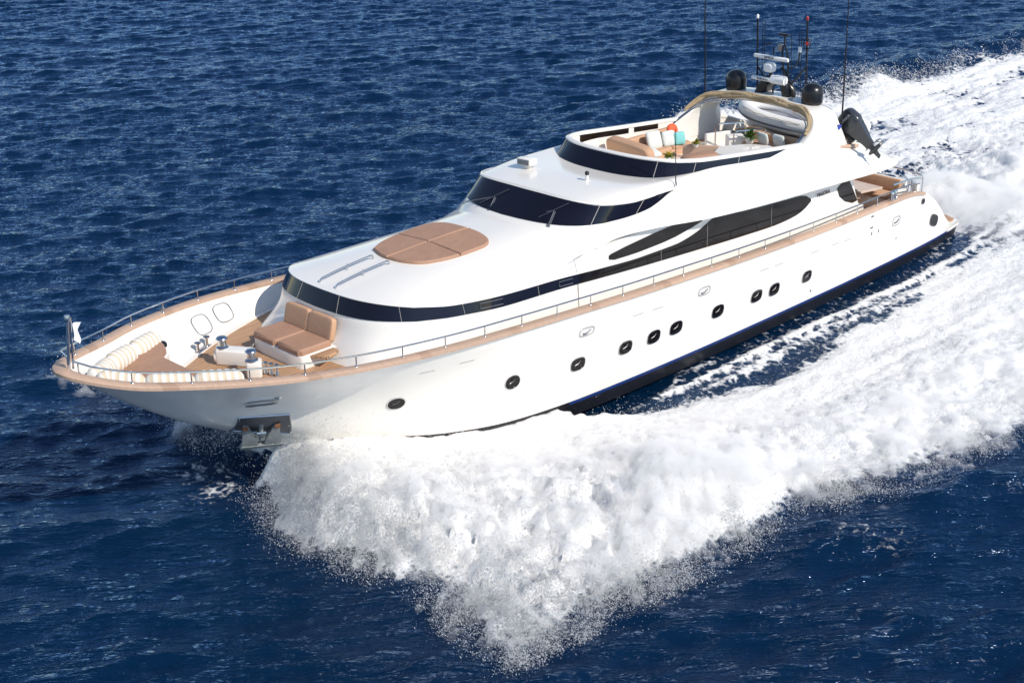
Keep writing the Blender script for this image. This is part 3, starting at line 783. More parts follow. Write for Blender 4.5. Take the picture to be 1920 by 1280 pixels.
sc1 = scanner(6.74, .74, -.48, cx-.15, True)
sc2 = scanner(6.10, .72, -.10, cx-.25, False)
MB().tube([(cx-.18, .05, 6.12), (cx-.18, -.44, 6.12)], .125, 14).box((cx-.12, -.2, 6.12), (.3, .4, .24), (0, 0, 0), .05).out("scanner_gearbox", RUBBER, sc2)
# antennas
def antenna(pts, r, tip=None, name="antenna", m=BLACK):
    o = MB().tube(pts, r, 6).out(name, m, Y)
    if tip is not None: MB().lathe(pts[-1], [(.03, -.03), (.042, 0), (.042, .06), (.02, .09)], 10).out("signal_lamp", tip, o)
    return o
antenna([(23.25, 1.92, 5.35), (23.24, 1.95, 6.6), (23.2, 1.98, 7.9), (23.2, 2.0, 9.2)], [.028, .026, .022, .008])
antenna([(24.3, -2.28, 4.5), (24.27, -2.30, 5.8), (24.2, -2.33, 7.6), (24.15, -2.34, 9.4)], [.03, .028, .022, .008])
antenna([(24.25, .72, 5.5), (24.1, .72, 7.85)], .030, FLAGW)
antenna([(24.3, -1.0, 5.5), (24.12, -1.02, 8.0)], .030, RED)
lp = []
for k in range(25):
    a = 2*math.pi*k/24; lp.append((24.17, -1.02+.11*math.copysign(abs(math.cos(a))**.6, math.cos(a)), 7.28+.15*math.copysign(abs(math.sin(a))**.6, math.sin(a))))
MB().tube(lp, .018, 6, caps=False).out("loop_aerial", BLACK, Y)
MB().lathe((24.17, -1.02, 7.24), [(.03, 0), (.055, .02), (.055, .09), (.02, .11)], 10).out("signal_lamp", RED, Y)
for yy, top in ((.60, 7.75), (.52, 7.75), (-.45, 7.6), (-.72, 7.6), (-.80, 7.6)):
    antenna([(24.3, yy, 5.5), (24.2, yy, top)], .010, name="whip_aerial")
antenna([(16.62, -2.40, 5.0), (16.6, -2.40, 5.2), (16.55, -2.40, 6.5)], [.022, .014, .008], name="whip_aerial")
MB().box((16.61, -2.42, 5.02), (.05, .04, .08), (0, 0, 0), .015).out("aerial_bracket", STEEL, Y)
# roof fittings
sl = MB().box((14.75, 1.15, 5.36), (.34, .46, .20), (0, R(6), R(8)), .05).lathe((14.78, 1.15, 5.12), [(.12, 0), (.11, .16)], 14).out("searchlight", GEL, Y)
MB().box((14.575, 1.125, 5.37), (.02, .36, .14), (0, R(6), R(8)), .005).out("lamp_glass", DULL, sl)
hl = MB().lathe((14.92, -.84, 5.13), [(.16, 0), (.13, .05), (.05, .07), (.035, .2)], 14).out("roof_light", GEL, Y)
MB().sq((14.92, -.84, 5.38), (.11, .11, .12), .9).out("lamp_head", BLACK, hl)

# wipers
def wiper(x, y):
    o = MB().lathe((x, y, 4.56), [(.05, 0), (.045, .06), (.02, .08)], 10).out("wiper", DULL, Y)
    b = MB().tube([(x, y, 4.62), (x+.30, y+.10, 4.86)], .012, 5).tube([(x+.02, y-.04, 4.62), (x+.32, y+.07, 4.86)], .010, 5)
    b.tube([(x+.32, y+.10, 4.88), (x-.02, y+.85, 4.66)], .014, 5)
    b.tube([(x+.02, y+.36, 4.72), (x+.60, y-.14, 5.06)], .010, 5)
    b.out("wiper_arm", DULL, o)
    MB().tube([(x-.10, y+.84, 4.63), (x+.02, y+.86, 4.66)], .022, 5).out("wiper_pivot", DULL, o)
wiper(12.74, .55); wiper(12.90, -1.40)

# foredeck grab rails leading to the sun pad
for yy in (.30, -.28):
    P = [(7.02, yy, 4.20), (7.04, yy, 4.32), (7.35, yy, 4.39), (7.9, yy, 4.46), (8.5, yy, 4.51), (8.62, yy, 4.505), (8.66, yy, 4.38)]
    o = MB().tube(cr(P, 30), .022, 7).out("grab_rail", STEEL, Y)
    MB().tube([(7.85, yy, 4.34), (7.85, yy, 4.50)], .014, 6).out("rail_post", STEEL, o)
# bulwark hatches
def bul_pt(x, z, side):
    ys = []; zs = []
    for rw in bul_rows:
        m = np.sign(rw[:, 1]) == side; o_ = np.argsort(rw[m, 0])
        ys.append(np.interp(x, rw[m, 0][o_], rw[m, 1][o_])); zs.append(np.interp(x, rw[m, 0][o_], rw[m, 2][o_]))
    o_ = np.argsort(zs)
    return np.array([x, np.interp(z, np.array(zs)[o_], np.array(ys)[o_]), z])
for x in (5.05, 5.85):
    pts = []
    for k in range(33):
        a = 2*math.pi*k/32
        dx = .27*math.copysign(abs(math.cos(a))**.65, math.cos(a)); dzz = .17*math.copysign(abs(math.sin(a))**.65, math.sin(a))
        q = bul_pt(x+dx, 3.24+dzz-.05*dx, 1); q = q+np.array([0, -.03, 0]); pts.append(q)
    MB().tube(pts, .012, 6, caps=False).out("bulwark_hatch", STEEL, Y)
# bollards
for (bx, by) in ((4.62, 1.74), (4.35, -1.62)):
    b = MB().box((bx, by, 2.925), (.55, .16, .04), (0, 0, R(25)), .01)
    for s_ in (-1, 1):
        px, py = bx+s_*.2*math.cos(R(25)), by+s_*.2*math.sin(R(25))
        b.lathe((px, py, 2.93), [(.05, 0), (.04, .05), (.035, .18), (.08, .20), (.085, .23), (.03, .25)], 12)
    b.out("bollard", STEEL, Y)
# windlasses
def windlass(x, y, rz, big):
    m = Euler((0, 0, rz)).to_matrix(); T = lambda a, b, c: np.array(m @ Vector((a, b, c)))+np.array([x, y, 2.90])
    ln_ = .85 if big else .34
    o = MB().box(T(ln_/2-.12, 0, .19), (ln_, .34, .38), (0, 0, rz), .05).out("windlass", GEL, Y)
    MB().lathe(T(0, 0, .36), [(.15, 0), (.15, .04), (.10, .08), (.09, .20), (.14, .24), (.13, .26), (.09, .29), (.02, .30)], 18).out("capstan", STEEL, o)
    if big:
        MB().lathe(T(-.13, 0, .18), [(.16, -.03), (.17, .02), (.13, .04), (.12, .05)], 18, 'X', (0, 0, rz)).out("chain_wheel", GEL, o)
        MB().lathe(T(-.18, 0, .18), [(.05, -.03), (.06, .03)], 12, 'X', (0, 0, rz)).out("wheel_hub", RUST, o)
    else:
        for k in range(3):
            MB().lathe(T(.28+.13*k, .1-.08*k, .02), [(.06, 0), (.05, .06), (.03, .09), (.025, .20), (.06, .22), (.06, .26), (.02, .28)], 10).out("deck_valve", STEEL, o)
    return o
windlass(4.50, .74, R(-58), True); windlass(4.50, -.36, R(-40), False)
MB().tube(cr([(4.9, .95, 2.92), (5.1, .98, 3.0), (5.25, 1.0, 2.95), (5.4, .9, 2.96), (5.45, .85, 3.05)], 16), .03, 6).out("chain_stopper", STEEL, Y)
# mushroom vent at the pad corner
MB().lathe((3.36, 1.40, 3.47), [(.12, 0), (.12, .06), (.09, .10), (.02, .12)], 16).out("deck_vent", BLACK, Y)

# bow platform under the pad
padbase = [(3.42, 1.80), (3.46, 1.45), (3.32, 1.06), (3.08, .84), (2.98, .55), (2.98, -.30), (3.08, -.62), (3.32, -.90), (3.46, -1.35), (3.42, -1.80), (2.9, -1.5), (2.3, -1.1), (1.7, -.6), (1.45, -.2), (1.45, .2), (1.7, .6), (2.3, 1.1), (2.9, 1.5)]
padbase = [(x, math.copysign(min(abs(y), max(hull_y(x, 3.30)-.10, .02)), y)) for x, y in padbase]
lk = MB().slab(padbase, 3.28, 3.42, .03)
plow = [(max(x, 2.25), math.copysign(min(abs(y), max(hull_y(max(x, 2.25), 2.93)-.10, .02)), y)) for x, y in padbase]
lk.slab(plow, 2.90, 3.28, .01)
lk.out("bow_locker", GELIN, Y)

# ---------------------------------------------------------------- seat on the foredeck (built in)
sb = [(5.46, -.84), (5.52, -.90), (6.5, -.92), (6.5, .98), (5.60, .98), (5.50, .90), (5.44, .5), (5.43, -.4)]
MB().slab(sb, 2.86, 3.20, .03).out("seat_base", GELIN, Y)
for s_ in (-1, 1):
    tbp = [(5.70, s_*.93+.02), (5.88, s_*1.30+.02), (6.35, s_*1.14+.02), (6.35, s_*.93+.02)]
    MB().slab(tbp, 3.13, 3.19, .012).out("side_table", TEAK, Y)

# lettering on the side
def text_obj(s, size, P, tu, v, n, material, parent, name="lettering", depth=.004):
    cu = bpy.data.curves.new(name, 'FONT'); cu.body = s; cu.size = size; cu.extrude = depth; cu.align_x = 'CENTER'; cu.align_y = 'CENTER'
    tmp = bpy.data.objects.new("tmp", cu); COL.objects.link(tmp)
    bpy.context.view_layer.update()
    me = bpy.data.meshes.new_from_object(tmp.evaluated_get(bpy.context.evaluated_depsgraph_get()))
    bpy.data.objects.remove(tmp); bpy.data.curves.remove(cu)
    co = np.empty(len(me.vertices)*3); me.vertices.foreach_get("co", co); co = co.reshape(-1, 3)
    W = np.array(P)+co[:, :1]*np.array(tu)+co[:, 1:2]*np.array(v)+co[:, 2:]*np.array(n)-off(parent)
    me.vertices.foreach_set("co", W.ravel()); me.materials.clear(); me.materials.append(material); me.update()
    o = bpy.data.objects.new(name, me); COL.objects.link(o); o.parent = parent
    return o
text_obj("MAIORA", .17, (23.05, -2.645, 3.36), (1, 0, 0), (0, 0, 1), (0, -1, 0), TXT, Y)
text_obj("SIMRAD", .10, (cx-.217, .16, 6.74), (0, -1, 0), (0, 0, 1), (-1, 0, 0), TXT, sc1)
text_obj("FURUNO", .095, (cx-.317, .30, 6.10), (0, -1, 0), (0, 0, 1), (-1, 0, 0), TXT, sc2)

# ---------------------------------------------------------------- cockpit
sof = MB().box((27.55, -.35, 1.90), (.70, 4.0, .50), (0, 0, 0), .08).box((27.95, -.35, 2.28), (.16, 4.1, .70), (0, 0, 0), .05).box((27.55, -2.42, 2.15), (.80, .10, .62), (0, 0, 0), .03)
sof_o = sof.out("cockpit_sofa", GELIN, Y)
MB().box((27.50, -.35, 2.19), (.66, 3.9, .12), (0, 0, 0), .05).out("seat_cushion", CUSHL, sof_o)
MB().box((27.82, -.35, 2.45), (.14, 3.9, .40), (0, R(8), 0), .05).out("back_cushion", CUSHL, sof_o)
rails = MB()
sr = [(26.2, -3.0, 2.98), (27.4, -2.92, 2.90), (28.2, -2.82, 2.76), (28.42, -2.5, 2.76), (28.5, 0, 2.78), (28.42, 2.5, 2.76), (28.2, 2.82, 2.76), (26.2, 3.0, 2.98)]
rails.tube(cr(sr, 60), .028, 7)
for q in (sr[1], sr[2], (28.48, -1.2, 2.77), (28.5, 0, 2.78), (28.48, 1.2, 2.77), sr[6]):
    rails.tube([q, (q[0], q[1], 2.15)], .02, 6)
rails.tube([(27.9, -2.55, 2.66), (28.35, -1.9, 2.66), (28.3, -1.9, 2.3), (27.9, -2.5, 2.3), (27.9, -2.55, 2.66)], .018, 6)
rails.out("stern_rail", STEEL, Y)
MB().box((27.98, -2.72, 2.10), (.14, .22, 1.0), (0, 0, 0), .03).box((27.98, 2.72, 2.10), (.14, .22, 1.0), (0, 0, 0), .03).out("stern_post", GELIN, Y)
MB().box((28.2, 0, 1.9), (.25, 5.2, .5), (0, 0, 0), .05).out("aft_bulwark", GELIN, Y)
MB().lathe((26.1, -3.05, 2.5), [(.06, 0), (.05, .22), (.08, .25), (.07, .30)], 10).lathe((26.3, -3.03, 2.5), [(.06, 0), (.05, .22), (.08, .25), (.07, .30)], 10).out("stern_bollard", STEEL, Y)

# ---------------------------------------------------------------- flybridge furniture (built in)
fb = MB().sq((18.75, .95, 4.62), (.34, 1.9, 1.05), .3, (0, R(-12), R(-10))).out("helm_backrest", CUSHL, Y)
MB().box((20.3, 1.55, 4.22), (2.6, .75, .38), (0, 0, R(-2)), .06).box((19.15, .75, 4.22), (.6, 1.2, .38), (0, 0, 0), .06).out("lounge_base", CUSHL, Y)
for k in range(2):
    MB().sq((20.0+1.25*k, 1.90, 4.62), (1.2, .20, .42), .3, (R(-10), 0, R(-2))).out("lounge_backrest", CUSHL, Y)
for k in range(3):
    MB().sq((19.6+.85*k, 1.50, 4.44), (.82, .72, .16), .3, (0, 0, R(-2))).out("lounge_cushion", CUSHL, Y)
MB().sq((20.35, -.25, 4.36), (1.25, .5, .62), .45, (0, 0, R(-20))).out("console_seat", CUSH, Y)
tb_ = [(20.6, -1.25), (20.75, -.35), (21.4, -.05), (22.2, -.55), (22.45, -1.15), (22.2, -1.65), (21.2, -1.75)]
MB().slab(tb_, 4.05, 4.62, .06, .02).out("wet_bar", GEL, Y)
MB().box((21.15, .35, 4.33), (.10, 1.1, .62), (0, 0, R(30)), .02).out("bar_front", CAPW, Y)
MB().sq((22.9, -.9, 4.30), (.6, 2.2, .42), .3).sq((23.2, -.9, 4.5), (.18, 2.2, .5), .3).out("aft_bench", CUSHL, Y)
MB().box((23.9, .1, 4.25), (.5, 3.4, .06), (0, 0, 0), .01).out("cradle_mat", TEALMAT, Y)
fr_ = MB()
fr_.tube([(22.3, .75, 4.1), (22.3, .75, 4.95), (22.35, .6, 5.0), (22.9, .1, 5.0), (22.9, .1, 4.1)], .024, 6)
fr_.tube([(22.2, -.0, 4.1), (22.2, 0, 4.85), (22.3, -.08, 4.9), (23.0, -.55, 4.9), (23.0, -.55, 4.1)], .024, 6)
fr_.out("stair_rail", STEEL, Y)
MB().box((22.6, .25, 4.42), (.5, .35, .5), (0, 0, R(-35)), .02).box((22.9, 1.1, 4.3), (.9, .12, .5), (0, 0, R(-20)), .02).out("stair_locker", GELIN, Y)

# tackle tray in front of the tender engine
MB().box((24.6, -2.28, 4.40), (1.0, .30, .10), (0, R(10), 0), .03).out("engine_tray", CAPW, Y)

# ================================================================== LOOSE THINGS ABOARD
# sun pad on the coach roof
spo = [(9.02, .74), (8.84, .22), (8.84, -.18), (8.92, -.54), (9.14, -.86), (9.50, -1.02), (9.92, -1.11), (10.6, -1.13), (11.05, -1.09), (11.27, -.95), (11.42, -.55), (11.46, -.2), (11.46, .3), (11.40, .82), (11.22, 1.10), (10.88, 1.18), (9.94, 1.08), (9.4, .94)]
spo = cr([(a, b, 0) for a, b in spo+[spo[0]]], 73)[:-1, :2]
sp_e = thing("sun_pad", "brown four-panel sun pad lying on the white roof before the windscreen", "sun pad", (10.2, 0, 4.45))
ztop = lambda x, y: roof_z(x, y)+.065
def clip_quad(sx, sy, ysplit, gap=.012):
    xsplit = 10.15
    Q = []
    for x, y in spo:
        Q.append((x, y))
    return Q
def clip_poly(P, a, b, c):
    """keep a*x+b*y<=c"""
    out = []; n = len(P)
    for i in range(n):
        p, q = P[i], P[(i+1) % n]; dp = a*p[0]+b*p[1]-c; dq = a*q[0]+b*q[1]-c
        if dp <= 0: out.append(tuple(p))
        if dp*dq < 0:
            t = dp/(dp-dq); out.append((p[0]+(q[0]-p[0])*t, p[1]+(q[1]-p[1])*t))
    return out
for sx in (-1, 1):
    for sy in (-1, 1):
        P = clip_poly([tuple(q) for q in spo], -sx, 0, -sx*10.15-.012)
        P = clip_poly(P, 0, -sy, -.012)
        Q = [P[0]]
        for q in P[1:]:
            if math.dist(q, Q[-1]) > .03: Q.append(q)
        MB().slab(Q, lambda x, y: roof_z(x, y)-.04, ztop, .025, .010).out("pad_panel", CUSH, sp_e)
# bow sun pad
bp = [(3.36, 1.78), (3.39, 1.45), (3.25, 1.06), (3.00, .84), (2.90, .55), (2.90, -.30), (3.00, -.62), (3.25, -.90), (3.39, -1.35), (3.36, -1.78), (2.9, -1.6), (2.2, -1.2), (1.6, -.75), (1.28, -.3), (1.28, .3), (1.6, .75), (2.2, 1.2), (2.9, 1.6)]
bp = [(x, math.copysign(min(abs(y), max(hull_y(x, 3.44)-.12, .05)), y)) for x, y in bp]
o = MB().slab(bp, 3.425, 3.60, .05).out("bow_sun_pad", CUSH, None, base=(2.5, 0, 3.16))
tag(o, "brown tapering sun pad filling the bow between the striped bolsters", "sun pad")
# striped bolsters along the bow bulwark
def bolster(path, r, label):
    P = cr(path, 34); n = 14; V = []; T = np.gradient(P, axis=0); T /= np.linalg.norm(T, axis=1)[:, None]
    L = np.concatenate([[0], np.cumsum(np.linalg.norm(np.diff(P, axis=0), axis=1))])
    al = []
    for i in range(34):
        u = i/33; rr_ = r*(1-abs(2*u-1)**7*.55)*(1+.035*math.sin(L[i]*39))
        sdv = np.cross(T[i], [0, 0, 1]); sdv /= np.linalg.norm(sdv)
        for j in range(n):
            a = 2*math.pi*j/n; V.append(P[i]+sdv*math.cos(a)*rr_*.92+np.array([0, 0, 1])*math.sin(a)*rr_*1.12); al.append(L[i])
    F = [(i*n+j, i*n+(j+1) % n, (i+1)*n+(j+1) % n, (i+1)*n+j) for i in range(33) for j in range(n)]+[tuple(range(n-1, -1, -1)), tuple(33*n+j for j in range(n))]
    o = add_mesh("bolster_cushion", V, F, STRIPED, None, base=tuple(np.mean(V, 0)-np.array([0, 0, r])), recalc=False)
    at = o.data.attributes.new("along", 'FLOAT', 'POINT'); at.data.foreach_set("value", al)
    return tag(o, label, "bolster", "cream striped bolsters round the bow")
bpth = [(x, max(hull_y(x, top_at(x)[1]-.42)-.27, .15), top_at(x)[1]-.21) for x in (.80, 1.0, 1.3, 1.7, 2.2, 2.8, 3.1, 3.4)]
full_b = cr(bpth, 100)
nm = {1: ("starboard", "far"), -1: ("port", "near")}
places = {(1, 0): "cream striped bolster by the flagpole, behind the far rail", (1, 1): "cream striped bolster in the middle of the far bow rail", (1, 2): "cream striped bolster at the far corner of the bow pad, nearest the steel bollard",
          (-1, 0): "cream striped bolster by the flagpole, just behind the near rail", (-1, 1): "cream striped bolster half hidden by the middle of the near bow rail", (-1, 2): "cream striped bolster behind the near rail, closest to the windlass"}
for s_ in (1, -1):
    for k, (a, b) in enumerate(((2, 34), (34, 66), (66, 99))):
        q = full_b[a:b+1:8].copy(); q = np.vstack([q, full_b[b]]); q[:, 1] *= s_
        bolster(q, .235, places[(s_, k)])
# seat cushions on the foredeck
for s_, lab in ((1, "brown seat cushion of the foredeck bench, on its far half"), (-1, "brown seat cushion of the foredeck bench, on its half nearest the camera")):
    yc = .04+s_*.455
    P = [(5.44, yc-.44), (6.34, yc-.44), (6.34, yc+.44), (5.44, yc+.44)]
    P = [(a+(.05 if a < 6 else -.0), b) for a, b in P]
    P = [(5.45, yc-.36), (5.53, yc-.44), (6.34, yc-.44), (6.34, yc+.44), (5.53, yc+.44), (5.45, yc+.36)]
    tag(MB().slab(P, 3.205, 3.335, .045, .015).out("seat_cushion", CUSH, None, base=(5.9, yc, 3.2)), lab, "cushion", "foredeck bench cushions")
for s_, lab in ((1, "lighter tan back cushion of the foredeck bench, far half under the black window"), (-1, "lighter tan back cushion of the foredeck bench, half nearest the camera")):
    yc = .04+s_*.43
    tag(MB().sq((6.46, yc, 3.52), (.16, .87, .58), .22, (0, R(14), 0), nu=32, nv=16, e2=.3).out("back_cushion", CUSHL, None, base=(6.46, yc, 3.2)), lab, "cushion", "foredeck bench back cushions")

# flag staff (part) and bunting
fp = MB().tube([(.33, 0, 4.20), (.44, 0, 5.34)], .034, 8).tube([(.42, -.02, 4.28), (.50, -.02, 5.36)], .020, 6).lathe((.44, 0, 5.30), [(.07, 0), (.075, .05), (.06, .12)], 10).out("flag_staff", STEEL, Y)
g = []
for i in range(7):
    row = []
    for j in range(9):
        u, v = i/6, j/8
        row.append((.53+.17*u*(1-.5*v)+.02*math.sin(6*v+3*u), -.02+.04*math.sin(7*v+5*u), 5.22-.36*v-.10*u*v))
    g.append(np.array(row))
fl = gridmesh(g+[r+np.array([0, .008, 0]) for r in g[::-1]], "pennant", FLAGW, None)
tag(fl, "small white pennant hanging from the bow flag staff", "flag")
g = [np.array([(24.02+.17*u, -2.35+.015*math.sin(5*u+4*v), 5.15-.15*v-.04*u) for v in np.linspace(0, 1, 6)]) for u in np.linspace(0, 1, 6)]
fl = gridmesh(g+[r+np.array([0, .008, 0]) for r in g[::-1]], "courtesy_flag", BLUEF, None)
tag(fl, "tiny blue courtesy flag beside the tall aerial on the near arch leg", "flag")

# rolled awning on the arch
aw = MB(); rnd = random.Random(3)
path = []
for i in range(12, 52):
    path.append(np.array([NA[i, 2]-.02, NA[i, 0], NA[i, 1]+.07]))
path = np.array(path); k = len(path)
for q in range(5):
    ph = rnd.uniform(0, 6); a = 2*math.pi*q/5
    P = path+np.stack([.055*math.cos(a)+.03*np.sin(np.arange(k)*.5+ph)-.03, 0*np.arange(k), .05*math.sin(a)+.025*np.sin(np.arange(k)*.7+ph)], 1)
    rr_ = .056*(1-.6*np.abs(np.linspace(-1, 1, k))**4)*(1+.22*np.sin(np.arange(k)*.9+ph*2))
    aw.tube(P, rr_, 9)
tag(aw.out("rolled_awning", CANVAS, None, base=(23.4, 0, 5.5)), "rolled beige canvas awning strapped along the front edge of the radar arch", "awning")

# throw pillows on the flybridge
def pillow(c, w_, th, tilt, rz, m, label, round_=False):
    """square cushion, thin along its own z, stood up by tilt about its width and turned by rz"""
    rot = (Matrix.Rotation(rz, 3, 'Z') @ Matrix.Rotation(tilt, 3, 'X')).to_euler()
    o = MB().sq(c, (w_, w_ if not round_ else w_, th), .9 if round_ else .32, rot, 28, 12, e2=.85).out("throw_pillow", m, None, base=(c[0], c[1], c[2]-w_/2))
    return tag(o, label, "pillow", "throw pillows on the flybridge lounge")
pillow((18.98, 1.15, 4.72), .48, .20, R(80), R(78), CUSHL, "plain tan pillow leaning on the big tan backrest")
pillow((19.16, .82, 4.72), .50, .18, R(80), R(70), LINEN, "pale pillow standing upright beside the plain tan one")
pillow((19.72, 1.05, 4.58), .50, .17, R(14), R(-12), LINEN, "small pale pillow lying flat on the lounge seat")
pillow((20.35, 1.48, 4.74), .54, .20, R(70), R(-8), LINEN, "large pale square pillow in the middle of the lounge back")
pillow((20.85, 1.34, 4.72), .46, .18, R(70), R(-14), LINEN, "pale pillow overlapping the turquoise one")
pillow((21.14, 1.18, 4.70), .38, .16, R(72), R(-20), TEAL, "turquoise pillow at the aft end of the lounge")
pillow((21.10, 1.42, 4.92), .36, .14, R(70), R(-20), CORAL, "coral orange round pillow propped above the turquoise one", True)
o = pillow((22.78, -.62, 4.66), .42, .15, R(76), R(82), LINEN, "pale pillow next to the leafy plant on the aft bench")
o["group"] = "pillows on the aft bench"
o = pillow((22.88, -1.12, 4.66), .42, .15, R(76), R(86), LINEN, "pale pillow on the aft bench nearer the camera than the plant")
o["group"] = "pillows on the aft bench"

def plant(c, r, flower, label):
    e = thing("potted_plant", label, "plant", c, "small plants on the flybridge")
    MB().lathe((c[0], c[1], c[2]), [(r*.35, 0), (r*.5, r*.5), (r*.45, r*.5)], 12).out("pot", GELIN, e)
    rnd = random.Random(int(c[0]*100)); mb = MB(); mf = MB()
    for k in range(46):
        a = rnd.uniform(0, 6.28); el = rnd.uniform(.1, 1.5); L = r*rnd.uniform(.7, 1.5)
        d = np.array([math.cos(a)*math.cos(el), math.sin(a)*math.cos(el), math.sin(el)]); b = np.array(c)+[0, 0, r*.45]
        s_ = np.cross(d, [0, 0, 1]); s_ /= np.linalg.norm(s_)+1e-6; wv = r*.17
        t = mf if (flower and k % 3 == 0) else mb
        m = b+d*L*.55; tip = b+d*L+np.array([0, 0, -.2*L])
        t.add([b, m+s_*wv, tip, m-s_*wv, m+np.array([0, 0, .01])], [(0, 1, 4), (1, 2, 4), (2, 3, 4), (3, 0, 4)])
    mb.out("leaves", LEAF, e, smooth=False)
    if flower: mf.out("petals", YELLOW, e, smooth=False)
plant((19.50, .22, 4.55), .20, True, "small yellow flowering plant beside the brown console seat")
plant((20.95, .40, 4.62), .17, True, "small yellow flowering plant below the turquoise pillow")
plant((22.55, -.32, 4.55), .30, False, "bushy green plant between the wet bar and the aft pillows")

# cockpit table and chairs
e = thing("dining_table", "pale rectangular cockpit table before the tan stern sofa", "table", (26.95, -.5, 1.66))
MB().slab([(26.45, -1.75), (27.35, -1.95), (27.55, 1.2), (26.6, 1.3)], 2.40, 2.46, .02).out("tabletop", mat("pale_oak_top", (.62, .50, .42), .4, noise=(4, .1)), e)
MB().box((26.95, -1.0, 2.03), (.25, .12, .72), (0, 0, 0), .02).out("leg", GELIN, e); MB().box((27.0, .7, 2.03), (.25, .12, .72), (0, 0, 0), .02).out("leg", GELIN, e)
def chair():
    e = thing("folding_chair", "", "chair", (26.0, -1.7, 1.66), "folding chairs at the cockpit table")
    c = np.array([26.0, -1.7, 1.66]); P = lambda x, y, z: c+np.array([x, y, z])
    MB().box(P(0, 0, .45), (.44, .46, .035), (0, 0, 0), .012).out("seat", FLAGW, e)
    MB().box(P(-.24, 0, .80), (.03, .48, .22), (0, R(-8), 0), .01).out("backrest", FLAGW, e)
    for s_ in (-1, 1):
        MB().tube([P(-.22, s_*.25, 0), P(.22, s_*.25, .46)], .016, 6).out("leg", CAPW, e)
        MB().tube([P(.22, s_*.25, 0), P(-.20, s_*.25, .46), P(-.26, s_*.25, .92)], .016, 6).out("leg", CAPW, e)
        MB().box(P(0, s_*.26, .66), (.46, .05, .025), (0, 0, 0), .008).out("armrest", CAPW, e)
    return e
def dup(root, loc, rz, label):
    r = root.copy(); COL.objects.link(r); r.location = loc; r.rotation_euler = (0, 0, rz); r["label"] = label
    for chd in list(root.children):
        d = chd.copy(); COL.objects.link(d); d.parent = r
        for g_ in list(chd.children):
            f = g_.copy(); COL.objects.link(f); f.parent = d
    return r
c1 = chair(); c1["label"] = "white folding chair at the cockpit table, nearest the teak rail"
c1.location = (26.05, -1.55, 1.66); BASE[c1.name] = (26.0, -1.7, 1.66)
dup(c1, (26.15, -.75, 1.66), R(6), "white folding chair at the cockpit table, behind the one by the rail")

# ---------------------------------------------------------------- tender
tx = 25.38
te = thing("tender", "white inflatable tender stowed crosswise behind the radar arch with its outboard tilted up", "dinghy", (tx, -.3, 4.15))
hw = .78; r0 = .235
tp = []
for s_ in (1, -1):
    seg = [(tx-s_*hw, -2.05, 4.62), (tx-s_*hw, -1.0, 4.63), (tx-s_*hw, .2, 4.66), (tx-s_*hw*.93, .95, 4.71), (tx-s_*hw*.66, 1.5, 4.78), (tx-s_*hw*.25, 1.80, 4.84)]
    tp = tp+(seg if s_ == 1 else seg[::-1])
tp = cr(tp, 80); rad = np.full(80, r0); rad[0] = .10; rad[1] = .17; rad[2] = .21; rad[-1] = .10; rad[-2] = .17; rad[-3] = .21
tube = MB().tube(tp, rad, 16).out("inflatable_tube", RUBBER, te)
st_ = plan = tp.copy()
dirv = np.gradient(tp, axis=0); nrm = np.stack([dirv[:, 1], -dirv[:, 0], 0*dirv[:, 0]], 1); nrm /= np.linalg.norm(nrm, axis=1)[:, None]
cen = np.array([tx, 0, 0]); sg = np.sign(((tp-cen)[:, :2]*nrm[:, :2]).sum(1).mean()); nrm *= sg if sg != 0 else 1
MB().tube((tp+nrm*(r0+.005)+np.array([0, 0, -.05]))[3:-3], .03, 6).out("rubbing_strake", DULL, tube)
MB().tube([(tp+nrm*(r0*.8)+np.array([0, 0, .17+.012*math.sin(i*1.3)]))[i] for i in range(12, 34)], .007, 5).out("grab_line", BLACK, tube)
hv = []
for yy, b, d in ((-2.05, .62, .28), (-1.0, .66, .30), (.2, .62, .34), (.95, .48, .34), (1.45, .22, .26), (1.75, .03, .1)):
    zt_ = 4.52+max(0, yy)*.10
    hv.append(np.array([(tx-b, yy, zt_), (tx-b*.96, yy, zt_-.22), (tx-b*.5, yy, zt_-.30), (tx, yy, zt_-.22-d*.9), (tx+b*.5, yy, zt_-.30), (tx+b*.96, yy, zt_-.22), (tx+b, yy, zt_)]))
gridmesh(hv, "rigid_hull", GREYHULL, te)
MB().box((tx, -2.0, 4.55), (1.2, .08, .55), (0, 0, 0), .02).out("transom", GELIN, te)
MB().box((tx, -.9, 4.72), (.5, .55, .55), (R(10), 0, 0), .08).box((tx, -1.55, 4.65), (.9, .4, .3), (0, 0, 0), .05).out("console", GELIN, te)
MB().tube([(tx-.55, -1.9, 4.8), (tx-.55, -1.9, 5.02), (tx+.5, -1.9, 5.02), (tx+.5, -1.9, 4.8)], .022, 6).out("stern_frame", STEEL, te)
MB().box((tx-.70, -.35, 4.40), (.03, .22, .10), (0, 0, 0), .01).out("hull_vent", BLACK, te)
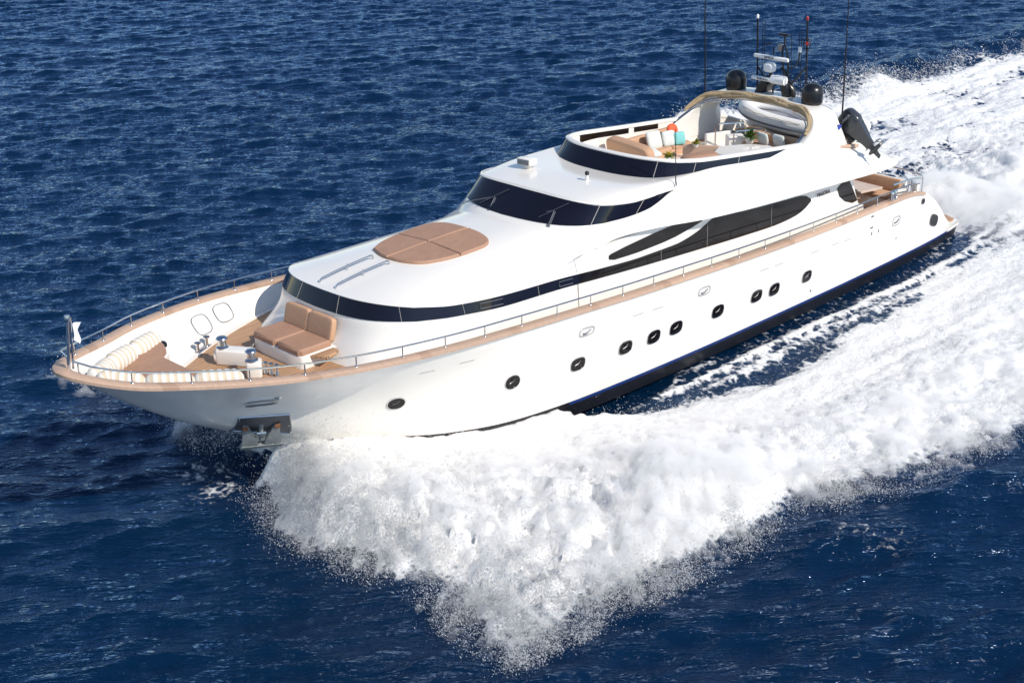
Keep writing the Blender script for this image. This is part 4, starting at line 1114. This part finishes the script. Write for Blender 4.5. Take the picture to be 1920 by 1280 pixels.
# outboard, tilted
om = Matrix.Translation((24.75, -2.45, 4.98)) @ Matrix.Scale(1.02, 4) @ Euler((R(-48), 0, R(8))).to_matrix().to_4x4()
def O(v): return [np.array(om @ Vector(p)) for p in v]
def om_out(mb, name, m, par, smooth=True):
    mb.v = [tuple(a) for a in O(mb.v)]; return mb.out(name, m, par, smooth)
eng = om_out(MB().sq((0, .02, .22), (.42, .66, .62), .55, (R(-8), 0, 0), 26, 14, .6), "outboard_motor", DARKG, te)
om_out(MB().sq((0, .02, .30), (.43, .60, .34), .5, (R(-8), 0, 0), 26, 12, .55), "engine_cowl", BLACK, eng)
mb = MB()
for z, wx, y0, y1 in ((0.05, .30, -.26, .27), (-.25, .24, -.20, .22), (-.55, .15, -.12, .16), (-.72, .10, -.10, .16)):
    mb.v += [(-wx/2, y0, z), (wx/2, y0, z), (wx/2, y1, z), (-wx/2, y1, z)]
for i in range(3): mb.f += [(i*4+j, i*4+(j+1) % 4, (i+1)*4+(j+1) % 4, (i+1)*4+j) for j in range(4)]
mb.f += [(0, 1, 2, 3), (12, 13, 14, 15)]
mb.box((0, -.06, -.74), (.26, .46, .02)); om_out(mb, "midsection", DARKG, eng, False)
mb = MB().sq((0, -.02, -.88), (.13, .52, .13), .8)
mb.add([(0.02, .12, -.74), (.02, -.06, -.74), (.02, -.02, -1.12), (.02, .08, -1.16), (-.02, .12, -.74), (-.02, -.06, -.74), (-.02, -.02, -1.12), (-.02, .08, -1.16)], [(0, 1, 2, 3), (7, 6, 5, 4), (0, 4, 5, 1), (1, 5, 6, 2), (2, 6, 7, 3), (3, 7, 4, 0)])
om_out(mb, "gearcase", DARKG, eng)
mb = MB()
for k in range(3):
    a = 2.1*k+.4
    c0 = np.array([0, -.30, -.88]); rv = np.array([math.cos(a), 0, math.sin(a)]); tv = np.array([-math.sin(a), 0, math.cos(a)])
    V = [c0+rv*.03-tv*.02+[0, .02, 0], c0+rv*.16-tv*.06+[0, .04, 0], c0+rv*.19+tv*.03, c0+rv*.10+tv*.07+[0, -.05, 0], c0+rv*.03+tv*.02+[0, -.03, 0]]
    mb.add(V+[q+np.array([0, .012, 0]) for q in V], [(0, 1, 2, 3, 4), (9, 8, 7, 6, 5)]+[(j, (j+1) % 5, 5+(j+1) % 5, 5+j) for j in range(5)])
mb.lathe((0, -.28, -.88), [(.05, .08), (.055, 0), (.03, -.06)], 12, 'Y')
om_out(mb, "propeller", STEEL, eng)
om_out(MB().box((0, .36, -.10), (.22, .16, .40), (0, 0, 0), .03).box((0, .42, -.05), (.30, .08, .3), (0, 0, 0), .02), "clamp_bracket", BLACK, eng)
def om_text(s, size, p, tu, v, n):
    rm = om.to_3x3(); return text_obj(s, size, np.array(om @ Vector(p)), rm @ Vector(tu), rm @ Vector(v), rm @ Vector(n), TXTW, eng)
om_text("YAMAHA", .115, (-.222, .02, .30), (0, -1, 0), (0, 0, 1), (-1, 0, 0))

# ================================================================== SEA
rng = np.random.default_rng(5)
def spectrum_patch(N, L, V, wd, kmin, kmax, rms, seed, spread=2.0, chop=1.0):
    g_ = np.random.default_rng(seed)
    k1 = np.fft.fftfreq(N, L/N)*2*math.pi
    kx, ky = np.meshgrid(k1, k1, indexing='ij'); k = np.hypot(kx, ky); k[0, 0] = 1
    Lw = V*V/9.81
    c = (kx*math.cos(wd)+ky*math.sin(wd))/k
    P = np.exp(-1/(k*Lw)**2)/k**3.6*(0.012+np.maximum(c, 0)**spread)*(k > kmin)*(k < kmax)*np.exp(-(k/kmax)**2)
    P[0, 0] = 0
    A = np.sqrt(P)*(g_.normal(size=(N, N))+1j*g_.normal(size=(N, N)))
    h = np.fft.ifft2(A).real; s_ = rms/h.std()
    h = h*s_
    dx = np.fft.ifft2(1j*kx/k*A).real*s_*chop; dy = np.fft.ifft2(1j*ky/k*A).real*s_*chop
    return h, dx, dy
def cloud_patch(N, L, a, seed, ax=1.0, ay=1.0):
    g_ = np.random.default_rng(seed); k1 = np.fft.fftfreq(N, L/N)*2*math.pi
    kx, ky = np.meshgrid(k1, k1, indexing='ij'); k = np.sqrt((kx*ax)**2+(ky*ay)**2); k[0, 0] = 1
    A = k**(-a/2-.5)*(g_.normal(size=(N, N))+1j*g_.normal(size=(N, N))); A[k < 2*math.pi/L*1.5] *= .3; A[0, 0] = 0
    h = np.fft.ifft2(A).real; return h/h.std()
def samp(p, L, x, y):
    N = p.shape[0]; u = (x/L % 1)*N; v = (y/L % 1)*N
    i = np.floor(u).astype(int); j = np.floor(v).astype(int); a = u-i; b = v-j
    i %= N; j %= N; i2 = (i+1) % N; j2 = (j+1) % N
    return p[i, j]*(1-a)*(1-b)+p[i2, j]*a*(1-b)+p[i, j2]*(1-a)*b+p[i2, j2]*a*b
def poly_sd(x, y, poly):
    """signed distance, + inside"""
    P = np.asarray(poly, float); d2 = np.full(x.shape, 1e9); ins = np.zeros(x.shape, bool)
    for (x1, y1), (x2, y2) in zip(P, np.roll(P, -1, 0)):
        ex, ey = x2-x1, y2-y1; t = np.clip(((x-x1)*ex+(y-y1)*ey)/(ex*ex+ey*ey+1e-12), 0, 1)
        d2 = np.minimum(d2, (x-x1-t*ex)**2+(y-y1-t*ey)**2)
        if y1 != y2: ins ^= ((y1 > y) != (y2 > y)) & (x < (x2-x1)*(y-y1)/(y2-y1)+x1)
    return np.where(ins, 1, -1)*np.sqrt(d2)
sm = lambda a, b, x: (lambda t: t*t*(3-2*t))(np.clip((x-a)/(b-a), 0, 1))   # smoothstep

PT = [(4.9, -.2), (4.6, .9), (4.1, 1.9), (3.65, 3.3), (3.9, 4.2), (4.2, 5.0), (4.4, 5.8), (4.1, 7), (3.8, 7.9), (3.7, 8.5), (3.8, 9.1), (4.9, 9.25), (6.3, 9.3), (7.6, 9.5), (9.1, 9.6), (10.9, 9.6), (11.9, 9.65), (12.8, 9.9), (13.6, 10.4), (14.9, 10.7), (16.3, 11), (17.5, 11.1),
      (20, 12), (25, 12.6), (37, 12.5), (44.7, 10.7), (47.7, 11.3), (49.4, 10.1), (54.4, 11.4), (58.7, 9.75), (75, 9.5), (150, 16), (150, -1), (30, -1)]
TROUGH = [(11.9, 1.0), (12.5, 2.6), (13.2, 3.1), (14.2, 3.9), (15.5, 4.2), (16.4, 4.8), (17.4, 5.3), (19.2, 5.2), (20.9, 5.0), (23.6, 4.7), (27.5, 4.3), (30, 4.1), (33, 4.6), (38, 6.0), (40, 5.6), (36, 3.9), (32.2, 2.75), (31, 2.2), (29.5, 1.0)]
NC1 = cloud_patch(512, 61.0, 2.2, 11); NC2 = cloud_patch(512, 17.3, 1.6, 12); NST = cloud_patch(512, 40.0, 1.8, 13, 1.0, .16); NBIG = cloud_patch(256, 140.0, 2.0, 14)
NF = cloud_patch(512, 9.1, 1.0, 15)
chz = cr(CHI, 400)
def hull_side(x):
    return np.interp(x, chz[:, 0], chz[:, 1], left=0, right=2.4), np.interp(x, chz[:, 0], chz[:, 2], left=1.3, right=.3)
def wake(x, y):
    """foam cover 0..1 and height of the disturbed water"""
    ay = np.abs(y)*np.where(y > 0, np.interp(x, [6, 10, 26, 36], [1.0, 1.28, 1.28, 1.0]), 1.0); xx = x-np.where(y > 0, 1.3*np.exp(-np.maximum(x-3, 0)/14), 0)
    n1 = samp(NC1, 61.0, x, y); n2 = samp(NC2, 17.3, x, y); ns = samp(NST, 40.0, x, y); n3 = samp(NF, 9.1, x, y)
    sd = poly_sd(xx, ay, PT); st = poly_sd(xx, ay, TROUGH)
    edge = sd+.28*n1+.16*n2+.06*n3
    wdt = np.interp(x, [4, 12, 30, 60], [.9, 1.2, 2.2, 4.0])
    foam = sm(-.35, 1.0, edge/wdt*1.3)
    yc, zc_ = hull_side(x); d = np.maximum(ay-yc, 0)
    inside_x = (x > 4.4)
    # thick near the bow wave, streaky and broken farther aft
    thick = np.interp(x, [4, 13, 22, 34, 60], [1.25, 1.15, 1.0, 1.12, .92])
    far_y = np.interp(x, [28, 36, 60], [0, .0, .10])
    br = thick+.16*n1+.10*n2+.07*n3+np.interp(x, [15, 26, 40], [0, .10, .22])*ns-far_y*(np.abs(n1))
    foam = foam*np.clip(sm(.18, .95, br), 0, 1)
    tr = sm(-.5, .55, st+.26*n1+.20*n2+.10*n3)
    streak = np.clip(sm(-.1, 1.5, ns*1.1+.5*n2+np.interp(x, [14, 20, 30], [-.3, .15, .35])), 0, 1)*.72
    line = np.exp(-((ay-(yc+.30+np.interp(x, [13, 30], [.1, .55]))-.05*n2)/.16)**2)*.65*sm(13, 15, x)
    line2 = np.exp(-((ay-(yc+.85+np.interp(x, [13, 30], [.05, .5]))-.08*n2)/.20)**2)*.55*sm(14.5, 17, x)
    tf = np.clip(.10+.16*sm(13, 20, x)+streak*np.interp(x, [12, 18, 30, 36], [.25, .7, 1.0, 1.0])+line+line2, 0, .92)*(.55+.45*sm(-1, 1.2, n3))
    foam = foam*(1-tr)+tf*tr
    for bx, by, br_, am in ((12.3, -11.8, 1.0, .50), (4.1, 1.6, .9, .62), (3.8, .7, .7, .55)):
        foam = np.maximum(foam, am*np.exp(-(((x-bx)/br_)**2+((y-by)/br_)**2))*(.7+.3*n2))
    lobe = sm(-5.4, -8.0, y)*sm(9.5, 5.5, x); foam = foam*(1-.34*lobe)
    # heights
    ins = sm(-.6, .9, sd)
    W = np.interp(x, [4.2, 5.2, 8, 10.5, 12.2, 12.9, 13.8], [.7, 1.0, 1.0, .95, .9, .5, 0])
    hb_ = np.minimum(zc_-np.interp(x, [5, 7, 10, 12], [.06, .13, .14, .08]), 1.25)*np.exp(-(d/2.6)**1.5)*W*(1+.05*n2)
    ridge = .38*np.exp(-((d-4.2-.12*(x-6))/1.9)**2)*np.interp(x, [3.5, 6, 11, 15, 24], [.5, 1, .9, .35, .2])*(1+.35*n1)
    lump = (.16*n1+.12*n2*np.interp(x, [10, 16], [1, .6])+.085*n3*np.interp(x, [9, 15], [1, .28])+np.interp(x, [9, 16], [0, .12])*ns)*np.interp(x, [3, 6, 11, 16, 30, 60], [.9, 1.1, 1.0, .55, .5, .5])
    lump = lump*(.12+.88*sm(.6, 4.6, d))
    h = ins*(1-tr)*(.12*sm(.3, 2, d)+hb_*1.0+np.maximum(ridge, 0)+lump)+tr*(np.interp(x, [13, 19, 28], [-.06, .02, .10])+.035*ns+.02*n2+.10*line+.09*line2)
    # stern turbulence and the starboard wake ridge
    tub = np.exp(-(ay/4.0)**2)*sm(30.5, 34, x)*np.exp(-np.maximum(x-34, 0)/22)
    h += tub*(.45+.30*n1+.16*n2)
    foam = np.maximum(foam, np.clip(tub*(1.25+.3*n1), 0, 1)*sm(30.2, 32, x))
    ridge2 = np.exp(-((ay-11.8)/1.7)**2)*sm(26, 38, x)*np.exp(-np.maximum(x-55, 0)/60)
    h += ridge2*.55*(1+.25*n1)
    # divergent swell just outside the foam
    h += .22*np.exp(-((sd+1.3)/1.2)**2)*sm(6, 14, x)
    o2 = np.maximum(-sd, 0); h += np.interp(x, [12, 30, 40], [.04, .16, .26])*np.cos(2*math.pi*(o2+.5*n1)/6.0)*np.exp(-o2/9.0)*(sd < 0)*sm(0, 1.5, o2)*(.7+.4*n1)
    return foam, h, ins, sd

def axis(a, b, h_, far, n):
    core = np.arange(a, b+h_/2, h_)
    gsp = h_*np.cumprod(np.full(n, (1.118)))
    outp = np.cumsum(gsp)
    lo = a-outp; hi = b+outp
    return np.concatenate([lo[::-1], core, hi])
gx = axis(-6.5, 74.0, .115, 1500, 58); gy = axis(-21.0, 66.0, .115, 1500, 58)
GX, GY = np.meshgrid(gx, gy, indexing='ij')
WD = R(48)
S1 = spectrum_patch(1024, 113.0, 2.3, WD, .15, 10, .037, 21, 6, 1.3)
S2 = spectrum_patch(1024, 47.0, 1.35, WD+R(6), 2.4, 34, .021, 22, 5, 1.2)
foam, hw_, ins_, sd_ = wake(GX, GY)
damp = 1-.75*ins_
r_ = R(9); RX = GX*math.cos(r_)+GY*math.sin(r_); RY = -GX*math.sin(r_)+GY*math.cos(r_)
far = np.clip(1-(np.maximum(np.abs(GX-34)-42, 0)+np.maximum(np.abs(GY-22)-46, 0))/60, 0, 1)
h1, dx1, dy1 = [samp(p, 113.0, GX, GY) for p in S1]; h2, dx2, dy2 = [samp(p, 47.0, RX, RY) for p in S2]
Z = (h1+h2*far)*damp*np.maximum(far, .4)+hw_
hull_free = sm(0, .4, np.abs(GY)-3.0) if False else 1.0
PX = GX+(dx1+dx2)*damp*far; PY = GY+(dy1+dy2)*damp*far
nx_, ny_ = GX.shape
co = np.stack([PX, PY, Z], -1).reshape(-1, 3)
idx = np.arange(nx_*ny_).reshape(nx_, ny_)
quads = np.stack([idx[:-1, :-1], idx[1:, :-1], idx[1:, 1:], idx[:-1, 1:]], -1).reshape(-1, 4)
me = bpy.data.meshes.new("sea")
me.vertices.add(len(co)); me.vertices.foreach_set("co", co.ravel())
me.loops.add(quads.size); me.loops.foreach_set("vertex_index", quads.ravel().astype(np.int32))
me.polygons.add(len(quads)); me.polygons.foreach_set("loop_start", np.arange(0, quads.size, 4, dtype=np.int32))
me.polygons.foreach_set("loop_total", np.full(len(quads), 4, np.int32))
me.polygons.foreach_set("use_smooth", np.ones(len(quads), bool))
me.update(calc_edges=True)
at = me.attributes.new("foam", 'FLOAT', 'POINT'); at.data.foreach_set("value", foam.ravel().astype(np.float32))

def sea_mat():
    m = bpy.data.materials.new("sea_water_and_foam"); m.use_nodes = True
    t = m.node_tree; b = t.nodes["Principled BSDF"]; out = t.nodes["Material Output"]
    L = t.links.new
    tc = t.nodes.new("ShaderNodeTexCoord")
    def noise(scale, detail=6, rough=.55, vec=None, dist=0):
        n = t.nodes.new("ShaderNodeTexNoise"); n.inputs["Scale"].default_value = scale; n.inputs["Detail"].default_value = detail
        n.inputs["Roughness"].default_value = rough; n.inputs["Distortion"].default_value = dist
        L(vec or tc.outputs["Object"], n.inputs["Vector"]); return n.outputs["Fac"]
    def math_(op, a, b_=None, c=None):
        n = t.nodes.new("ShaderNodeMath"); n.operation = op
        for i, q in enumerate((a, b_, c)):
            if q is None: continue
            if isinstance(q, (int, float)): n.inputs[i].default_value = q
            else: L(q, n.inputs[i])
        return n.outputs[0]
    # water
    big = noise(.09, 3)
    mx = t.nodes.new("ShaderNodeMix"); mx.data_type = 'RGBA'
    mx.inputs[6].default_value = (.0003, .0085, .029, 1); mx.inputs[7].default_value = (.0005, .0145, .043, 1)
    L(big, mx.inputs[0]); L(mx.outputs[2], b.inputs["Base Color"])
    b.inputs["Roughness"].default_value = 1.0; b.inputs["Specular IOR Level"].default_value = 0.0
    gl = t.nodes.new("ShaderNodeBsdfGlossy"); gl.inputs["Roughness"].default_value = .09; gl.inputs["Color"].default_value = (.52, .70, 1.0, 1)  # blue gloss colour tints the reflections, standing in for bluer sky light
    fre = t.nodes.new("ShaderNodeFresnel"); fre.inputs["IOR"].default_value = 1.40
    wat = t.nodes.new("ShaderNodeMixShader"); L(fre.outputs[0], wat.inputs[0]); L(b.outputs[0], wat.inputs[1]); L(gl.outputs[0], wat.inputs[2])
    mp = t.nodes.new("ShaderNodeMapping"); mp.inputs["Scale"].default_value = (1.0, .30, 1)
    mp0 = t.nodes.new("ShaderNodeMapping"); mp0.inputs["Rotation"].default_value = (0, 0, -R(50))
    L(tc.outputs["Object"], mp0.inputs[0]); L(mp0.outputs[0], mp.inputs[0])
    r1 = noise(3.0, 5, .6, mp.outputs[0], .3); r2 = noise(7.0, 4, .6, mp.outputs[0])
    hh = math_('ADD', math_('MULTIPLY', r1, .75), math_('MULTIPLY', r2, .25))
    bp = t.nodes.new("ShaderNodeBump"); bp.inputs["Strength"].default_value = .85; bp.inputs["Distance"].default_value = .20
    gust = noise(.035, 3, .5); L(math_("MULTIPLY", math_("POWER", math_("ADD", gust, .38), 2.2), 1.0), bp.inputs["Strength"])
    L(hh, bp.inputs["Height"]); L(bp.outputs[0], gl.inputs["Normal"]); L(bp.outputs[0], fre.inputs["Normal"])
    # foam
    f = t.nodes.new("ShaderNodeBsdfPrincipled"); f.inputs["Roughness"].default_value = .9; f.inputs["Specular IOR Level"].default_value = .1
    fn = noise(.8, 10, .68); fc = t.nodes.new("ShaderNodeMix"); fc.data_type = 'RGBA'
    fc.inputs[6].default_value = (.60, .61, .63, 1); fc.inputs[7].default_value = (.90, .89, .87, 1)
    at = t.nodes.new("ShaderNodeAttribute"); at.attribute_name = "foam"
    L(math_('ADD', math_('MULTIPLY', fn, .5), math_('MULTIPLY', at.outputs["Fac"], .55)), fc.inputs[0]); L(fc.outputs[2], f.inputs["Base Color"])
    fb = noise(3.2, 9, .66); b2 = t.nodes.new("ShaderNodeBump"); b2.inputs["Strength"].default_value = .7; b2.inputs["Distance"].default_value = .22
    L(fb, b2.inputs["Height"]); L(b2.outputs[0], f.inputs["Normal"])
    # lacy break-up
    vo = t.nodes.new("ShaderNodeTexVoronoi"); vo.feature = 'DISTANCE_TO_EDGE'; vo.inputs["Scale"].default_value = 2.3
    wv = t.nodes.new("ShaderNodeVectorMath"); wv.operation = 'ADD'
    nn_ = t.nodes.new("ShaderNodeTexNoise"); nn_.inputs["Scale"].default_value = 1.6; nn_.inputs["Detail"].default_value = 5; L(tc.outputs["Object"], nn_.inputs["Vector"])
    L(tc.outputs["Object"], wv.inputs[0]); L(nn_.outputs["Color"], wv.inputs[1]); L(wv.outputs[0], vo.inputs["Vector"])
    lace = math_('MULTIPLY', math_('MINIMUM', vo.outputs["Distance"], .28), 1.6)
    fine = noise(5.5, 8, .7)
    thr = math_('ADD', math_('SUBTRACT', at.outputs["Fac"], math_('MULTIPLY', lace, .62)), math_('MULTIPLY', math_('SUBTRACT', fine, .5), 1.15))
    mr = t.nodes.new("ShaderNodeMapRange"); mr.interpolation_type = 'SMOOTHSTEP'; mr.inputs[1].default_value = .16; mr.inputs[2].default_value = .52
    L(thr, mr.inputs[0])
    gate = math_('MULTIPLY', mr.outputs[0], math_('MINIMUM', math_('MULTIPLY', at.outputs["Fac"], 12.0), 1.0))
    ms = t.nodes.new("ShaderNodeMixShader"); L(gate, ms.inputs[0]); L(wat.outputs[0], ms.inputs[1]); L(f.outputs[0], ms.inputs[2])
    L(ms.outputs[0], out.inputs["Surface"])
    return m
me.materials.append(sea_mat())
sea = bpy.data.objects.new("sea", me); COL.objects.link(sea); sea["kind"] = "structure"

# ---------------------------------------------------------------- flying spray
def droplets(P, S, name, label_kind="stuff", material=None):
    n = len(P); g_ = np.random.default_rng(99)
    T0 = np.array([(1, 1, 1), (1, -1, -1), (-1, 1, -1), (-1, -1, 1)])/1.2
    q = g_.normal(size=(n, 4)); q /= np.linalg.norm(q, axis=1)[:, None]
    a, b, c, d = q.T
    Rm = np.stack([np.stack([1-2*(c*c+d*d), 2*(b*c-a*d), 2*(b*d+a*c)], 1), np.stack([2*(b*c+a*d), 1-2*(b*b+d*d), 2*(c*d-a*b)], 1), np.stack([2*(b*d-a*c), 2*(c*d+a*b), 1-2*(b*b+c*c)], 1)], 1)
    W0 = np.einsum('nij,kj->nki', Rm, T0)
    dv = np.stack([-.25+.25*g_.normal(size=n), np.sign(P[:, 1])*.9+.3*g_.normal(size=n), .55*g_.normal(size=n)], 1); dv /= np.linalg.norm(dv, axis=1)[:, None]
    al = np.einsum('nki,ni->nk', W0, dv)
    W0 = W0+dv[:, None, :]*al[:, :, None]*(2.2*g_.uniform(size=n)**2)[:, None, None]
    V = (W0*S[:, None, None]+P[:, None, :]).reshape(-1, 3)
    F = (np.array([(0, 1, 2), (0, 3, 1), (0, 2, 3), (1, 3, 2)])[None]+4*np.arange(n)[:, None, None]).reshape(-1, 3)
    me = bpy.data.meshes.new(name); me.vertices.add(len(V)); me.vertices.foreach_set("co", V.ravel())
    me.loops.add(F.size); me.loops.foreach_set("vertex_index", F.ravel().astype(np.int32))
    me.polygons.add(len(F)); me.polygons.foreach_set("loop_start", np.arange(0, F.size, 3, dtype=np.int32)); me.polygons.foreach_set("loop_total", np.full(len(F), 3, np.int32))
    me.update(calc_edges=True); me.materials.append(material)
    o = bpy.data.objects.new(name, me); COL.objects.link(o); o["kind"] = "stuff"; return o
SPRAY = mat("white_spray_drops", (.90, .90, .90), .6)
tr_ = SPRAY.node_tree; tl = tr_.nodes.new("ShaderNodeBsdfTranslucent"); tl.inputs[0].default_value = (.9, .9, .9, 1)
mxs = tr_.nodes.new("ShaderNodeMixShader"); mxs.inputs[0].default_value = .45
tr_.links.new(tr_.nodes["Principled BSDF"].outputs[0], mxs.inputs[1]); tr_.links.new(tl.outputs[0], mxs.inputs[2]); tr_.links.new(mxs.outputs[0], tr_.nodes["Material Output"].inputs["Surface"])
def emit(n, xr, yr, dens, hscale, smin, smax):
    x = rng.uniform(*xr, n); y = rng.uniform(*yr, n)
    f, h, ins, sd = wake(x, y)
    p = dens(x, y, f, sd)*(np.abs(y) > hull_side(x)[0]+np.interp(x, [5, 6.5], [.15, 1.0]))
    k = rng.uniform(size=n) < p
    x, y, h, f, sd = x[k], y[k], h[k], f[k], sd[k]
    hs = hscale(x, y, f, sd)
    z = np.maximum(h, 0)+rng.exponential(1.0, len(x))*hs
    s_ = smin*(smax/smin)**(rng.uniform(size=len(x))**3.4)
    o_ = poly_sd(x, np.abs(y), TROUGH) < -.3
    return np.stack([x, y, z], 1)[o_], s_[o_]
clump = lambda x, y: sm(-.6, 1.4, samp(NC2, 17.3, x*1.7, y*1.7)+.8*samp(NC1, 61.0, x, y))
def dens_bow(x, y, f, sd):
    e = np.exp(-((sd-.25)/.60)**2)*(sd > -1.8)+.16*(sd > .2)*np.exp(-np.maximum(sd-1, 0)/3.0)
    e = e+.55*sm(-5.4, -8.0, y)*sm(9.5, 5.5, x)*(sd > -.6)
    return np.clip(e*(.12+1.1*clump(x, y)**1.5), 0, 1)*np.interp(x, [3, 8, 16, 22], [1, .9, .6, .1])
A1 = emit(2600000, (2.2, 22), (-13, 0), dens_bow, lambda x, y, f, sd: np.interp(sd, [-2, 0, 1, 4], [.10, .20, .26, .22])*np.interp(x, [3, 6, 12, 15, 22], [1.15, 1.15, .8, .35, .3]), .003, .011)
A2 = emit(260000, (4.4, 14), (0, 11), dens_bow, lambda x, y, f, sd: .22+0*x, .005, .016)
A3_ = emit(110000, (29.5, 46), (-7, 9), lambda x, y, f, sd: np.exp(-(np.abs(y)/4.2)**2)*np.exp(-(x-30)/9)*(.2+.8*clump(x, y)), lambda x, y, f, sd: .30+0*x, .007, .02)
A4 = emit(90000, (28, 60), (8.5, 15), lambda x, y, f, sd: np.exp(-((sd-.1)/.9)**2)*clump(x, y)*.8, lambda x, y, f, sd: .14+0*x, .008, .024)
droplets(np.vstack([A1[0], A2[0], A3_[0], A4[0]]), np.concatenate([A1[1], A2[1], A3_[1], A4[1]]), "spray", material=SPRAY)

# fine mist hanging over the bow wave: closed lens-shaped bodies of thin fog
def mist(x0, x1, y0, y1, step, fth, name, density):
    xs = np.arange(x0, x1+step, step); ys = np.arange(y0, y1+step, step); X, Yg = np.meshgrid(xs, ys, indexing='ij')
    f, h, ins, sd = wake(X, Yg); th = np.maximum(fth(X, Yg, f, sd), 0)
    th[0, :] = th[-1, :] = 0; th[:, 0] = th[:, -1] = 0
    on = th > .03
    cell = on[:-1, :-1] | on[1:, :-1] | on[:-1, 1:] | on[1:, 1:]
    th = np.maximum(th, .012); n = X.size; id_ = np.arange(n).reshape(X.shape)
    z0_ = np.maximum(h, -.1)-.04
    V = np.vstack([np.stack([X, Yg, z0_+th], -1).reshape(-1, 3), np.stack([X, Yg, z0_], -1).reshape(-1, 3)])
    q = np.stack([id_[:-1, :-1], id_[1:, :-1], id_[1:, 1:], id_[:-1, 1:]], -1)[cell]
    F = [q, q[:, ::-1]+n]
    # side walls
    from collections import Counter
    ed = np.concatenate([q[:, [k, (k+1) % 4]] for k in range(4)]); key = {}
    for a, b in ed.tolist():
        if (b, a) in key: del key[(b, a)]
        else: key[(a, b)] = 1
    wl = np.array([(b, a, a+n, b+n) for a, b in key]); F.append(wl)
    F = np.vstack(F)
    used = np.unique(F); rm = np.full(2*n, -1); rm[used] = np.arange(len(used))
    me = bpy.data.meshes.new(name); me.from_pydata(V[used].tolist(), [], rm[F].tolist())
    m = bpy.data.materials.new("spray_mist"); m.use_nodes = True; t = m.node_tree
    t.nodes.remove(t.nodes["Principled BSDF"]); pv = t.nodes.new("ShaderNodeVolumePrincipled")
    pv.inputs["Color"].default_value = (.99, .982, .975, 1); pv.inputs["Density"].default_value = density; pv.inputs["Anisotropy"].default_value = -0.15
    t.links.new(pv.outputs[0], t.nodes["Material Output"].inputs["Volume"])
    me.materials.append(m); o = bpy.data.objects.new(name, me); COL.objects.link(o); o["kind"] = "stuff"; return o
def mist_th(x, y, f, sd):
    c = sm(-1.2, 1.6, .8*samp(NC2, 17.3, x, y)+.9*samp(NF, 9.1, x, y))
    e = sm(-.35, 1.0, sd+.30*samp(NF, 9.1, x, y))*(.35+.65*np.exp(-np.maximum(sd-1.0, 0)/2.2))
    e = e*(1-sm(-.9, .3, poly_sd(x, np.abs(y), TROUGH)+.26*samp(NC1, 61.0, x, y)+.2*samp(NC2, 17.3, x, y)))
    yc, zc_ = hull_side(x); e = e*np.maximum(sm(.25, 1.5, np.abs(y)-yc), sm(6.6, 5.4, x)*.8)
    lobe = sm(-5.4, -8.0, y)*sm(9.5, 5.5, x)
    return e*(1-.72*lobe)*(.16+.24*c+.26*c*sm(2.0, 5.0, np.abs(y)-yc))*np.interp(x, [2.5, 4, 12, 17, 24, 34, 36], [.6, 1.0, .9, .55, .40, .3, 0])
mist(2.0, 36, -14.5, -.9, .12, mist_th, "spray_mist", 2.4)
def mist_aft(x, y, f, sd):
    c = sm(-1.0, 1.6, samp(NC1, 61.0, x*1.6, y*1.6)+.5*samp(NC2, 17.3, x, y))
    return c*np.exp(-(np.abs(y)/4.6)**2)*.6*sm(30.6, 32.5, x)*np.exp(-np.maximum(x-33, 0)/7)
mist(30.4, 50, -8, 9, .22, mist_aft, "stern_mist", 1.6)
def mist_far(x, y, f, sd):
    c = sm(-1.2, 1.6, samp(NC2, 17.3, x, y)+.6*samp(NF, 9.1, x, y))
    return np.interp(x, [8, 11, 26, 34], [1, 0, 0, 1])*sm(-.4, .9, sd+.3*samp(NF, 9.1, x, y))*np.exp(-np.maximum(sd-.8, 0)/1.6)*(.08+.55*c)*np.interp(x, [4, 6, 20, 40, 44], [.5, 1, .6, .4, 0])
mist(4.0, 44, .9, 14.5, .2, mist_far, "far_side_mist", 2.0)
sc.cycles.volume_bounces = 6
